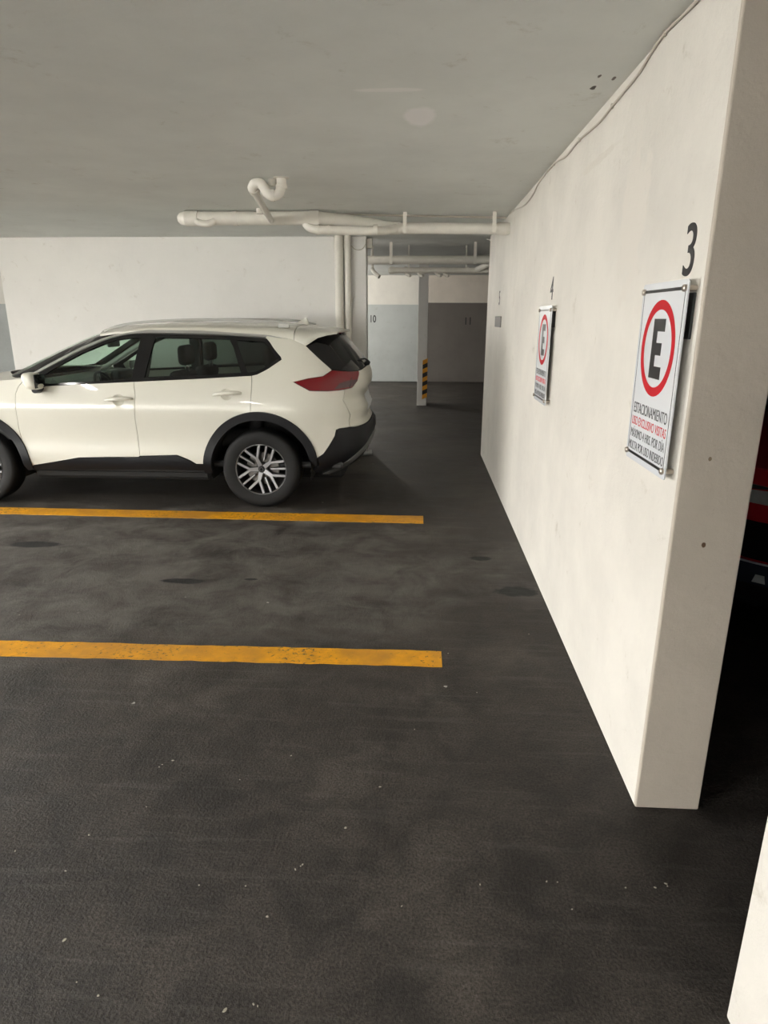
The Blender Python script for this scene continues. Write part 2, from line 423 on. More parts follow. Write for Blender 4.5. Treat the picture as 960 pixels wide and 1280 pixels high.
bay_line(-4.95, 0.057, 5.60, 5.545, 0.20, 0.225, 'yellow painted bay line right beside the white car')

# ------------------------------------------------------------------ wall numbers, plaques, signs
def wallm(x, y, z):       # local x -> -Y, local y -> Z, local z -> -X : faces the lane
    return Matrix(((0, 0, -1, x), (-1, 0, 0, y), (0, 1, 0, z), (0, 0, 0, 1)))
def farm(x, y, z):        # faces the viewer (-Y)
    return Matrix(((1, 0, 0, x), (0, 0, -1, y), (0, 1, 0, z), (0, 0, 0, 1)))

tag(text_obj('wall_number', '3', 0.215, M['ink'], wallm(XW - 0.001, 2.178, 1.843), offset=0.001, sx=1.0),
    'black number 3 painted above the nearest sign near the wall end', 'number')
tag(text_obj('wall_number', '4', 0.195, M['ink'], wallm(XW - 0.001, 4.35, 1.825), offset=0.0, sx=1.0),
    'black number 4 painted above the farther sign on the right wall', 'number')
tag(text_obj('wall_number', '5', 0.20, M['ink'], wallm(XW - 0.001, 7.18, 1.845), offset=0.0, sx=1.0),
    'black number 5 painted near the far end of the right wall', 'number')
tag(text_obj('wall_number', '10', 0.26, M['ink'], farm(-1.30, YF - 0.001, 1.59), offset=0.006, sx=0.72),
    'black number 10 painted on the pale grey far wall', 'number')
tag(text_obj('wall_number', '11', 0.26, M['ink'], farm(1.29, YF - 0.001, 1.54), offset=0.006, sx=0.9),
    'black number 11 painted on the dark far wall', 'number')

def plaque(y0, y1, z0, z1, m, label):
    o = mesh_obj('wall_plaque', box(nb(), XW - 0.008, XW - 0.0002, y0, y1, z0, z1, 0.002, 1), m)
    tag(o, label, 'plaque', 'small dark plaques on the right wall')
plaque(6.93, 7.45, 1.622, 1.730, M['plaque'], 'small grey rectangular plaque under the number 5')
plaque(4.175, 4.45, 1.66, 1.765, M['plaque_dark'], 'black plaque hidden behind the farther parking sign')
plaque(2.085, 2.33, 1.655, 1.79, M['plaque_dark'], 'black plaque half hidden behind the nearest parking sign')

def parking_sign(yl, yr, z0, z1, label, tilt):
    """white panel held off the wall on four metal standoffs"""
    W, Hh = abs(yl - yr), z1 - z0
    t = thing('parking_sign', label, 'sign', (0.785, (yl + yr) / 2, z0), 0, 'parking signs on the right wall')
    t.rotation_euler = (tilt, 0, 0)
    def lm(dx, x, z): # x to the right on the face, z up from the bottom
        return Matrix(((0, 0, -1, -dx), (-1, 0, 0, -x), (0, 1, 0, z), (0, 0, 0, 1)))
    bm = nb(); rc = 0.012; pts = []
    for cx, cz, a0 in ((W/2-rc, Hh-rc, 0), (-W/2+rc, Hh-rc, 90), (-W/2+rc, rc, 180), (W/2-rc, rc, 270)):
        for k in range(6):
            a = math.radians(a0 + k * 18); pts.append((cx + rc*math.cos(a), cz + rc*math.sin(a)))
    A = lm(0, 0, 0)
    prism(bm, pts, lambda x, z: A @ Vector((x, z, 0.0022)), lambda x, z: A @ Vector((x, z, -0.0022)))
    mesh_obj('panel', bm, M['sign'], t)
    # thin frame lines
    bm = nb(); i = 0.028; lw = 0.0032
    for a, b in (((-W/2+.018, .026), (W/2-.018, .026)), ((-W/2+.018, Hh-.026), (W/2-.018, Hh-.026))):
        prism(bm, [(a[0], a[1]-.005), (b[0], a[1]-.005), (b[0], a[1]+.005), (a[0], a[1]+.005)], lambda x, z: A @ Vector((x, z, .0022)), lambda x, z: A @ Vector((x, z, .0028)))
    for x in (-W/2+.018, W/2-.018):
        prism(bm, [(x-lw/2, i), (x+lw/2, i), (x+lw/2, Hh-i), (x-lw/2, Hh-i)], lambda x, z: A @ Vector((x, z, .0022)), lambda x, z: A @ Vector((x, z, .0028)))
    mesh_obj('frame_line', bm, M['sign_blk'], t)
    # red ring
    cz = Hh * 0.655; ro, ri = 0.155, 0.125; bm = nb(); n = 72
    def P3(x, z, d): return A @ Vector((x, z, d))
    vo, vi = [], []
    for k in range(n):
        a = 2*PI*k/n; vo.append(bm.verts.new(P3(ro*math.cos(a), cz+ro*math.sin(a), .0029))); vi.append(bm.verts.new(P3(ri*math.cos(a), cz+ri*math.sin(a), .0029)))
    for k in range(n): bm.faces.new((vo[k], vo[(k+1)%n], vi[(k+1)%n], vi[k]))
    mesh_obj('red_ring', bm, M['sign_red'], t)
    # letter E
    bm = nb(); w, h, s = 0.105, 0.192, 0.040; x0, zb = -w/2, cz - h/2
    poly = [(x0, zb), (x0+w, zb), (x0+w, zb+s), (x0+s, zb+s), (x0+s, zb+h/2-s/2), (x0+w*.86, zb+h/2-s/2), (x0+w*.86, zb+h/2+s/2),
            (x0+s, zb+h/2+s/2), (x0+s, zb+h-s), (x0+w, zb+h-s), (x0+w, zb+h), (x0, zb+h)]
    prism(bm, poly, lambda x, z: A @ Vector((x, z, .0022)), lambda x, z: A @ Vector((x, z, .0032)))
    mesh_obj('letter_e', bm, M['sign_blk'], t)
    rows = (('ESTACIONAMIENTO', 0.171, 0.330, 0.053, 'sign_blk'), ('USO EXCLUSIVO VISITAS', 0.1275, 0.340, 0.044, 'sign_red'),
            ('MÁXIMO 4 HRS. POR DÍA', 0.083, 0.340, 0.044, 'sign_blk'), ('MULTA POR USO INDEBIDO', 0.039, 0.352, 0.043, 'sign_blk'))
    for txt, z, tw, size, mm in rows:
        text_obj('lettering', txt, size, M[mm], lm(0.0025, 0, z), t, offset=0.0, target_w=tw, extrude=0.0003)
    # standoffs
    for x in (-W/2+.018, W/2-.018):
        for z in (.026, Hh-.026):
            bm = nb(); f = lambda d: A @ Vector((x, z, d))
            tube(bm, [f(-(XW-.785)), f(-.0022)], .0082, 20); tube(bm, [f(.0022), f(.004), f(.010), f(.0125)], [.0105, .0105, .0105, .007], 20)
            mesh_obj('standoff', bm, M['bolt'], t, smooth=True)
    return t
parking_sign(2.475, 2.072, 1.220, 1.828, 'large white parking sign with red ring and black E, nearest the viewer', 0.0)
parking_sign(4.56, 4.145, 1.190, 1.788, 'white parking sign with red ring, the farther one below the number 4', 0.0)

# ------------------------------------------------------------------ cable and pipes
cab = [(2.347, 2.624), (2.627, 2.640), (2.774, 2.626), (2.909, 2.603), (3.25, 2.591), (3.47, 2.582), (3.866, 2.604), (4.184, 2.597), (4.545, 2.630),
       (5.079, 2.622), (5.311, 2.585), (5.746, 2.575), (6.382, 2.630), (6.62, 2.636)]
pts = smooth_path([(XW - 0.006, 2.04, 2.63)] + [(XW - 0.006, y, z) for y, z in cab], 5)
t = thing('wall_cable', 'thin painted cable sagging along the top of the right wall', 'cable', (XW, 2.04, 2.62))
mesh_obj('cable', tube(nb(), [p - Vector((XW, 2.04, 2.62)) for p in pts], 0.0052, 8), M['cable'], t, True)
for y, z in ((2.63, 2.640), (3.25, 2.591), (3.866, 2.604), (4.545, 2.630), (6.382, 2.630)):
    mesh_obj('cable_clip', box(nb(), -.013, -0.0002, y - 2.04 - .006, y - 2.04 + .006, z - 2.62 - .010, z - 2.62 + .010, .002, 1), M['cable'], t)

def band(bm, a, b, r):     # a collar ring around a pipe
    tube(bm, [a, b], r, 24)

PR = dict(smooth=True)
# main drain pipe
t = thing('drain_pipe', 'thick white drain pipe running under the ceiling to the right wall', 'pipe', (0, 6.5, 2.55))
L = lambda x, y, z: (x, y - 6.5, z - 2.55)
zl, rl = 2.578, 0.058
bm = nb(); tube(bm, [L(-2.10, 6.40, zl), L(-0.98, 6.42, zl)], rl, 28)
mesh_obj('upper_run', bm, M['pipe'], t, **PR)
bm = nb(); tube(bm, smooth_path([L(-0.98, 6.42, zl), L(-0.88, 6.43, zl - .004), L(-0.55, 6.52, 2.548), L(-0.32, 6.58, 2.520), L(-0.22, 6.60, 2.513)], 5), [rl + (.050 - rl) * min(1, k / 20) for k in range(21)], 28)
mesh_obj('sloping_run', bm, M['pipe'], t, **PR)
bm = nb(); tube(bm, [L(-0.22, 6.60, 2.513), L(XW + .01, 6.66, 2.513)], .0495, 28)
mesh_obj('lower_run', bm, M['pipe'], t, **PR)
for x0, x1, y, z, r in ((-2.16, -2.04, 6.40, zl, .066), (-1.72, -1.68, 6.41, zl, .064), (-1.02, -.93, 6.42, zl, .066), (-.30, -.20, 6.6, 2.514, .057), (-.17, -.15, 6.6, 2.513, .056), (.70, .80, 6.655, 2.513, .055)):
    bm = nb(); band(bm, L(x0, y, z), L(x1, y, z), r); mesh_obj('collar', bm, M['pipe'], t, **PR)
bm = nb(); tube(bm, [L(-2.23, 6.40, zl), L(-2.21, 6.40, zl), L(-2.165, 6.40, zl), L(-2.16, 6.40, zl)], [.030, .050, .060, .066], 24)
mesh_obj('end_cap', bm, M['pipe'], t, **PR)
bm = nb(); elbow(bm, L(-1.88, 6.36, 2.55), L(-1.96, 6.33, 2.50), L(-2.05, 6.36, 2.55), .030); mesh_obj('stub', bm, M['pipe'], t, **PR)
bm = nb(); tube(bm, [L(-1.45, 6.30, 2.60), L(-1.45, 6.30, H - .002)], .030, 20); mesh_obj('stub', bm, M['pipe'], t, **PR)
for x in (-.16, .66):       # strap hangers
    bm = nb(); box(bm, x - .018, x + .018, 6.6 - 6.5 - .054, 6.6 - 6.5 - .050, 2.47 - 2.55, H - 2.552, 0)
    mesh_obj('strap', bm, M['pipe'], t)

bm = nb(); tube(bm, smooth_path([L(-.93, 6.40, 2.478), L(-.42, 6.42, 2.470), L(-.30, 6.52, 2.492), L(-.24, 6.56, 2.508)], 5), .038, 22); mesh_obj('branch_run', bm, M['pipe'], t, **PR)
bm = nb(); elbow(bm, L(-.93, 6.40, 2.478), L(-1.06, 6.40, 2.478), L(-1.07, 6.44, 2.58), .038); mesh_obj('branch_elbow', bm, M['pipe'], t, **PR)
for x0, x1 in ((-.96, -.93), (-.86, -.835), (-.44, -.40)):
    bm = nb(); band(bm, L(x0, 6.40, 2.477), L(x1, 6.40, 2.477), .044); mesh_obj('collar', bm, M['pipe'], t, **PR)

t = thing('drain_trap', 'white curved trap pipe hanging from the ceiling with an arm to the drain', 'pipe', (-1.08, 4.95, 2.6))
L = lambda x, y, z: (x + 1.08, y - 4.95, z - 2.6)
bm = nb(); tube(bm, smooth_path([L(-.985, 4.98, H - .004), L(-.985, 4.98, 2.60), L(-1.00, 4.96, 2.545), L(-1.045, 4.95, 2.525), L(-1.085, 4.95, 2.55), L(-1.10, 4.95, 2.578), L(-1.125, 4.95, 2.604),
     L(-1.165, 4.96, 2.604), L(-1.185, 4.98, 2.590), L(-1.19, 5.02, 2.575)], 6), .034, 22); mesh_obj('bend', bm, M['pipe'], t, **PR)
bm = nb(); tube(bm, [L(-1.19, 5.0, 2.578), L(-1.36, 6.34, 2.55)], .027, 20); mesh_obj('arm', bm, M['pipe'], t, **PR)
for a, b in ((L(-.985, 4.98, 2.60), L(-.985, 4.98, 2.575)), (L(-1.03, 4.952, 2.528), L(-1.055, 4.95, 2.528)), (L(-1.187, 4.99, 2.585), L(-1.19, 5.04, 2.575))):
    bm = nb(); band(bm, a, b, .040); mesh_obj('collar', bm, M['pipe'], t, **PR)
bm = nb(); band(bm, L(-.985, 4.98, H - .006), L(-.985, 4.98, H - .002), .055); mesh_obj('flange', bm, M['pipe'], t, **PR)
bm = nb(); tube(bm, [L(-1.06, 5.03, H - .002), L(-1.06, 5.03, 2.60)], .030, 18); mesh_obj('drop', bm, M['pipe'], t, **PR)

o = mesh_obj('ceiling_conduit', tube(nb(), [(-2.05, 6.52, H - .008), (-.9, 6.60, H - .008), (XW - .01, 6.9, H - .008)], .009, 10), M['cable'], None, True)
tag(o, 'thin conduit fixed to the ceiling just behind the thick drain pipe', 'conduit')

for x, r, lab in ((-.99, .052, 'thick vertical white pipe on the back wall behind the car'), (-.885, .040, 'thinner vertical white pipe next to the column of the back wall')):
    t = thing('vertical_pipe', lab, 'pipe', (x, YB - r - .015, 0), 0, 'vertical pipes on the back wall')
    mesh_obj('riser', tube(nb(), [(0, 0, 0), (0, 0, H)], r, 24), M['pipe'], t, True)
    mesh_obj('collar', tube(nb(), [(0, 0, 2.50), (0, 0, 2.58)], r + .006, 24), M['pipe'], t, True)
    mesh_obj('clamp', box(nb(), -r - .002, r + .002, r - .004, r + .014, 1.9, 1.93, .002, 1), M['pipe'], t)

# pipes of the back bay
t = thing('bay_pipe', 'thick white pipe hanging across the far opening, the upper one', 'pipe', (0, 10.6, 2.55), 0, 'pipes across the far opening')
mesh_obj('run', tube(nb(), [(-4, 0, 0), (4, 0, 0)], .063, 24), M['pipe'], t, True)
for x in (-1.5, -.46, .80):
    bm = nb(); box(bm, x - .022, x + .022, -.068, -.064, -.06, HB - 2.552); mesh_obj('strap', bm, M['pipe'], t)
    mesh_obj('collar', tube(nb(), [(x - .02, 0, 0), (x + .02, 0, 0)], .069, 24), M['pipe'], t, True)
t = thing('bay_pipe', 'thinner white pipe with short branches under the thick one', 'pipe', (0, 11.0, 2.43), 0, 'pipes across the far opening')
mesh_obj('run', tube(nb(), [(-.50, 0, 0), (1.5, 0, -.01)], .045, 22), M['pipe'], t, True)
mesh_obj('end_cap', tube(nb(), [(-.52, 0, 0), (-.50, 0, 0), (-.43, 0, 0)], [.035, .053, .053], 22), M['pipe'], t, True)
for x in (-.25, .02, .33, .72, .86):
    mesh_obj('collar', tube(nb(), [(x - .02, 0, 0), (x + .02, 0, 0)], .052, 20), M['pipe'], t, True)
for x in (-.22, -.02, .26, .38):
    bm = nb(); elbow(bm, (x - .04, 0, -.02), (x, 0, -.09), (x + .05, -.08, -.085), .022); mesh_obj('branch', bm, M['pipe'], t, True)
bm = nb(); tube(bm, [(.86, 0, 0), (1.08, -.25, .10)], .045, 20); mesh_obj('branch', bm, M['pipe'], t, True)
for x in (-.2, .7):
    bm = nb(); box(bm, x - .012, x + .012, -.003, .003, 0, HB - 2.432); mesh_obj('strap', bm, M['pipe'], t)
t = thing('short_pipe', 'short white elbow pipe left of the thinner hanging pipe', 'pipe', (-.78, 11.0, 2.42))
bm = nb(); elbow(bm, (0, .1, .04), (0, 0, 0), (.12, -.06, -.09), .032); mesh_obj('elbow', bm, M['pipe'], t, True)
bm = nb(); tube(bm, [(0, .1, .02), (0, .1, HB - 2.422)], .022, 16); mesh_obj('riser', bm, M['pipe'], t, True)
bm = nb(); tube(bm, smooth_path([(-1.1, 9.1, HB - .03), (-.5, 9.1, HB - .045), (.3, 9.1, HB - .03), (.9, 9.1, HB - .04), (1.3, 9.1, HB - .03)], 6), .012, 8)
tag(mesh_obj('ceiling_cable', bm, M['black_cable'], None, True), 'black cable strung under the ceiling of the far opening', 'cable')
bm = nb(); tube(bm, smooth_path([(-1.5, 9.9, HB - .008), (-.5, 9.9, HB - .008), (.2, 9.9, HB - .008), (.6, 9.9, HB - .012), (.84, 9.6, HB - .05), (1.0, 9.0, HB - .20)], 6), .007, 8)
tag(mesh_obj('hanging_cable', bm, M['pipe'], None, True), 'thin white cable drooping beside the far end of the right wall', 'cable')
o = mesh_obj('junction_box', box(nb(), -.67, -.60, 8.50, 8.60, 2.52, 2.63, .006, 2), M['pipe'])
tag(o, 'small white junction box at the top of the back wall end', 'junction box')
bm = nb(); tube(bm, smooth_path([(-.86, YB - .008, 2.56), (-.80, YB - .008, 2.50), (-.72, YB - .008, 2.50), (-.668, YB - .008, 2.56)], 6), .005, 8)
tag(mesh_obj('loose_cable', bm, M['cable'], None, True), 'thin loop of cable across the top of the column by the pipes', 'cable')

# pale paint chips scattered on the lane
CHIPS = [(-1.005, 2.155), (-0.998, 2.17), (-0.965, 2.197), (-0.495, 2.254), (-0.967, 1.935), (-1.111, 1.792), (-1.112, 1.638), (-0.664, 1.608), (-0.517, 1.613), (-0.373, 1.686), (-0.353, 1.707), (-0.358, 1.7), (-0.425, 1.509), (-0.891, 1.281), (-0.816, 1.249), (-0.472, 1.23), (-0.988, 1.401), (-1.323, 1.709), (-0.122, 2.09), (-0.23, 1.875), (-0.402, 1.249), (-0.39, 1.245), (-0.025, 1.567), (0.22, 1.66), (0.432, 1.684), (0.466, 1.683), (0.49, 1.585), (0.807, 1.696), (0.769, 1.679), (0.809, 1.687), (0.676, 1.674), (-0.665, 2.099), (0.179, 3.143), (0.301, 2.77), (0.006, 2.461), (0.644, 3.392)]
for i, (x, y) in enumerate(CHIPS):
    bm = nb(); k = random.randint(4, 6); r = random.choice((.002, .0025, .003, .0045)); a0 = random.random() * 6; st = random.uniform(1, 2.2)
    ring = [(r * st * math.cos(a0 + 2 * PI * j / k) * random.uniform(.7, 1.2), r * math.sin(a0 + 2 * PI * j / k) * random.uniform(.7, 1.2)) for j in range(k)]
    prism(bm, ring, lambda u, v: Vector((u, v, 0)), lambda u, v: Vector((u * .8, v * .8, .0022)))
    o = mesh_obj('paint_chip', bm, M['chip']); o.location = (x, y, 0.0005); o.rotation_euler = (0, 0, random.random() * 3)
    tag(o, 'tiny pale paint chip lying on the dark floor', 'paint chip', 'pale paint chips on the floor')

# striped corner guard on the partition column
t = thing('corner_guard', 'black and yellow striped corner guard on the far column', 'corner guard', (0.145, 13.39, 0.13))
for i in range(9):
    z0 = i * .085; z1 = z0 + .085; k = 'guard_b' if i % 2 else 'guard_y'
    bm = nb(); s = .045
    prism(bm, [(-.085, z0), (.012, z0 + s), (.012, z1 + s), (-.085, z1)], lambda x, z: Vector((x, -.002, z)), lambda x, z: Vector((x, -.014, z)))
    prism(bm, [(-.012, z0 + s), (.085, z0), (.085, z1), (-.012, z1 + s)], lambda x, z: Vector((.002, x, z)), lambda x, z: Vector((.014, x, z)))
    mesh_obj('stripe', bm, M[k], t)

# ------------------------------------------------------------------ the car surface
def lerp(T, z):
    if z <= T[0][0]: return T[0][1]
    for (a, b), (c, d) in zip(T, T[1:]):
        if z <= c: return b + (d - b) * (z - a) / (c - a)
    return T[-1][1]
WZ = [(.18, .76), (.26, .81), (.34, .880), (.42, .908), (.50, .908), (.60, .899), (.70, .902), (.80, .911), (.88, .919), (.93, .920), (.97, .914), (1.02, .902),
      (1.08, .887), (1.15, .868), (1.3, .806), (1.42, .745), (1.54, .672), (1.60, .625), (1.70, .54)]
XR = [(.20, .55), (.25, .62), (.30, .75), (.38, .88), (.46, .935), (.54, .970), (.64, .985), (.71, .985), (.735, .955), (.76, .920), (.83, .930), (.89, .948),
      (.925, .935), (.95, .905), (1.02, .905), (1.05, .925), (1.09, .955), (1.19, .952), (1.25, .925), (1.30, .895), (1.45, .775), (1.57, .665), (1.70, .55)]
XFB = [(.18, -3.35), (.26, -3.5), (.34, -3.58), (.45, -3.61), (.7, -3.635), (.85, -3.61), (.95, -3.54), (1.02, -3.42), (1.10, -3.25), (1.2, -3.1)]
XFG = [(.9, -2.95), (1.10, -2.72), (1.17, -2.58), (1.317, -2.28), (1.433, -2.03), (1.547, -1.76), (1.62, -1.50), (1.7, -1.3)]
def smooth_table(T):      # rounds the corners of a table so that highlights run smoothly
    zs = [T[0][0] + (T[-1][0] - T[0][0]) * i / 240 for i in range(241)]
    v = [lerp(T, z) for z in zs]; n = len(v)
    for _ in range(3): v = [sum(v[max(0, i - 2):i + 3]) / len(v[max(0, i - 2):i + 3]) for i in range(n)]
    return list(zip(zs, v))
def fast(T):
    T = smooth_table(T); z0, z1 = T[0][0], T[-1][0]; v = [b for a, b in T]; n = len(v) - 1
    def f(z):
        u = min(max((z - z0) / (z1 - z0), 0), 1) * n; i = min(int(u), n - 1); return v[i] + (v[i + 1] - v[i]) * (u - i)
    return f
fW, fR, fFB, fFG = fast(WZ), fast(XR), fast(XFB), fast(XFG)
def gg(u, a):
    if u <= 0: return 0.
    if u >= 1: return 1.
    return u ** a / (u ** a + (1 - u) ** a)
X0R, LR, NR = .08, 1.6, 3.3
def S(s, z, m='b'):
    """body surface: s runs rearward along the side and round the corners to the centre line"""
    w = fW(z)
    if s > X0R:
        t = gg(min((s - X0R) / LR, 1), NR / 2) * PI / 2; xr = fR(z)
        return X0R + (xr - X0R) * math.sin(t) ** (2 / NR), w * max(math.cos(t), 0) ** (2 / NR), z
    f0, FL, nf = (-2.75, 1.6, 2.9) if m == 'b' else (fFG(z) + .55, 1.2, 2.3)
    if s < f0:
        t = gg(min((f0 - s) / FL, 1), nf / 2) * PI / 2; xf = fFB(z) if m == 'b' else fFG(z)
        return f0 - (f0 - xf) * math.sin(t) ** (2 / nf), w * max(math.cos(t), 0) ** (2 / nf), z
    return s, w, z
SC_R, SC_F = 1.68, -4.35
def sc_g(z): return fFG(z) + .55 - 1.2
def near3(s, z, m='b', off=0.0):
    x, w, z_ = S(s, z, m); p = Vector((x, -w, z_))
    if off:
        e = .004
        x1, w1, z1 = S(s - e, z, m); x2, w2, z2 = S(s + e, z, m); x3, w3, z3 = S(s, z - e, m); x4, w4, z4 = S(s, z + e, m)
        n = Vector((x2 - x1, w1 - w2, 0)).cross(Vector((x4 - x3, w3 - w4, z4 - z3)))
        if n.length < 1e-9: n = Vector((1 if s > 0 else -1, 0, 0))
        q = p + n.normalized() * off
        if (s > SC_R - .002 or (m == 'b' and s < SC_F + .002) or (m == 'g' and s < sc_g(z) + .002)): q.y = 0.0
        return q
    return p
def s_at(x, z):          # inverse of S for the side and rear corner
    lo, hi = -4.3, 1.6
    for _ in range(40):
        mid = (lo + hi) / 2
        if S(mid, z)[0] < x: lo = mid
        else: hi = mid
    return lo
def s_at_f(x, z):
    lo, hi = -4.3, 1.0
    for _ in range(40):
        mid = (lo + hi) / 2
        if S(mid, z)[0] < x: lo = mid
        else: hi = mid
    return hi
def arc(cx, r, a0, a1, n=24, cz=.365):
    out = []
    for k in range(n + 1):
        a = math.radians(a0 + (a1 - a0) * k / n); x, z = cx + r * math.cos(a), cz + r * math.sin(a)
        out.append((s_at_f(x, z) if cx < -1 else s_at(x, z), z))
    return out
def inside(p, poly):
    x, y = p; c = False; j = len(poly) - 1
    for i in range(len(poly)):
        xi, yi = poly[i]; xj, yj = poly[j]
        if (yi > y) != (yj > y) and x < (xj - xi) * (y - yi) / (yj - yi) + xi: c = not c
        j = i
    return c
def area(poly): return sum(a[0] * b[1] - b[0] * a[1] for a, b in zip(poly, poly[1:] + poly[:1])) / 2
def inset(poly, d):
    if not d: return poly
    if area(poly) < 0: poly = poly[::-1]
    out = []; n = len(poly)
    for i in range(n):
        a, b, c = Vector(poly[i - 1]), Vector(poly[i]), Vector(poly[(i + 1) % n])
        d1 = (b - a).normalized(); d2 = (c - b).normalized()
        n1 = Vector((-d1.y, d1.x)); n2 = Vector((-d2.y, d2.x)); k = n1 + n2
        if k.length < 1e-6: k = n1
        k.normalize(); q = b + k * (d / max(k.dot(n1), .4))
        if b.x > SC_R - .002 or b.x < SC_F + .002: q.x = b.x
        out.append((q.x, q.y))
    return out
def densify(poly, d=.05):
    out = []
    for a, b in zip(poly, poly[1:] + poly[:1]):
        k = max(1, int(math.hypot(b[0] - a[0], b[1] - a[1]) / d))
        out += [(a[0] + (b[0] - a[0]) * i / k, a[1] + (b[1] - a[1]) * i / k) for i in range(k)]
    return out
def rounded(poly, r, keep=()):
    """round the corners of a polygon (indices in keep stay sharp)"""
    out = []; n = len(poly)
    for i in range(n):
        a, b, c = Vector(poly[i - 1]), Vector(poly[i]), Vector(poly[(i + 1) % n])
        if i in keep or r == 0: out.append(tuple(b)); continue
        r1 = min(r, (a - b).length * .45); r2 = min(r, (c - b).length * .45)
        p, q = b + (a - b).normalized() * r1, b + (c - b).normalized() * r2
        for k in range(5):
            t = k / 4; out.append(tuple((1 - t) ** 2 * p + 2 * t * (1 - t) * b + t * t * q))
    return out
def panel_geo(bm, outer, holes, m, off, thick, side, step, gap):
    outer = densify(inset([tuple(p) for p in outer], gap)); hs = [densify([tuple(p) for p in h]) for h in holes]
    V2, E2 = [], []
    for lp in [outer] + hs:
        b = len(V2); V2 += [Vector(p) for p in lp]; E2 += [(b + i, b + (i + 1) % len(lp)) for i in range(len(lp))]
    xs = [p[0] for p in outer]; zs = [p[1] for p in outer]
    ni = int((max(xs) - min(xs)) / step) + 1; nj = int((max(zs) - min(zs)) / step) + 1
    for i in range(1, ni):
        for j in range(1, nj):
            p = (min(xs) + (max(xs) - min(xs)) * (i + .5 * (j % 2)) / ni, min(zs) + (max(zs) - min(zs)) * j / nj)
            if inside(p, outer) and not any(inside(p, h) for h in hs):
                if all((p[0] - q[0]) ** 2 + (p[1] - q[1]) ** 2 > (step * .4) ** 2 for lp in [outer] + hs for q in lp):
                    V2.append(Vector(p))
    rv, re, rf, *_ = delaunay_2d_cdt(V2, E2, [], 0, 1e-6)
    tris = []
    for f in rf:
        c = (sum(rv[i].x for i in f) / len(f), sum(rv[i].y for i in f) / len(f))
        if inside(c, outer) and not any(inside(c, h) for h in hs):
            a = sum(rv[f[i]].x * rv[f[(i + 1) % len(f)]].y - rv[f[(i + 1) % len(f)]].x * rv[f[i]].y for i in range(len(f)))
            tris.append(list(f) if a > 0 else list(f)[::-1])
    sy = 1 if side < 0 else -1
    def mk(o):
        d = {}
        for f in tris:
            for i in f:
                if i not in d:
                    q = near3(rv[i].x, rv[i].y, m, o); d[i] = (q.x, q.y * sy, q.z)
        return d
    top, botm = mk(off), mk(off - thick) if thick else None
    tv = {i: bm.verts.new(c) for i, c in top.items()}
    cnt = {}
    for f in tris:
        g = f if side < 0 else f[::-1]
        try: bm.faces.new([tv[i] for i in g])
        except ValueError: pass
        for a, b in zip(f, f[1:] + f[:1]): cnt[(a, b)] = cnt.get((a, b), 0) + 1
    if thick:
        bv = {i: bm.verts.new(c) for i, c in botm.items()}
        for f in tris:
            g = f[::-1] if side < 0 else f
            try: bm.faces.new([bv[i] for i in g])
            except ValueError: pass
        for (a, b) in cnt:
            if (b, a) not in cnt:
                if abs(top[a][1]) < 1e-4 and abs(top[b][1]) < 1e-4: continue
                q = [bm.verts.new(top[a]), bm.verts.new(botm[a]), bm.verts.new(botm[b]), bm.verts.new(top[b])]
                bm.faces.new(q if side < 0 else q[::-1])
def panel(name, outer, mt, parent, side=-1, holes=(), m='b', off=0.0, thick=.012, step=.05, gap=.0022, label=None):
    """one body panel; side -1 near, +1 far, 0 = both halves joined over the centre line"""
    bm = nb()
    for sd in ((-1, 1) if side == 0 else (side,)):
        panel_geo(bm, outer, holes, m, off, thick, sd, step, gap)
    if side == 0: bmesh.ops.remove_doubles(bm, verts=[v for v in bm.verts if abs(v.co.y) < 1e-4], dist=1e-4)
    bmesh.ops.dissolve_degenerate(bm, edges=bm.edges, dist=1e-6)
    o = mesh_obj(name, bm, mt, parent, True, 50)
    if label: o['label'] = label
    return o

DLO = [(-2.141, 1.182), (-2.048, 1.106), (-1.616, 1.131), (-1.131, 1.156), (-.522, 1.187), (-.054, 1.216), (-.008, 1.226), (.10, 1.275), (.262, 1.352), (.255, 1.375), (.06, 1.530),
       (.02, 1.535), (-.254, 1.552), (-.557, 1.562), (-1.034, 1.566), (-1.20, 1.560), (-1.32, 1.548), (-1.44, 1.524), (-1.521, 1.500), (-1.692, 1.425), (-1.858, 1.336), (-2.006, 1.252)]
FGL = [(-1.985, 1.200), (-1.960, 1.135), (-1.906, 1.131), (-1.152, 1.176), (-1.102, 1.533), (-1.222, 1.530), (-1.32, 1.518), (-1.42, 1.497), (-1.50, 1.470), (-1.66, 1.403), (-1.802, 1.322)]
RGL = [(-1.035, 1.190), (-.55, 1.212), (-.150, 1.232), (-.235, 1.45), (-.285, 1.528), (-.965, 1.540)]
QGL = [(-.095, 1.240), (-.02, 1.250), (.09, 1.300), (.215, 1.360), (.03, 1.505), (-.215, 1.520), (-.19, 1.45)]
TAIL = [(.373, 1.162), (.523, 1.088), (.687, 1.082), (.80, 1.084), (.943, 1.097), (1.02, 1.150), (1.075, 1.215), (1.085, 1.236), (.92, 1.240), (.74, 1.257), (.643, 1.207), (.511, 1.190)]

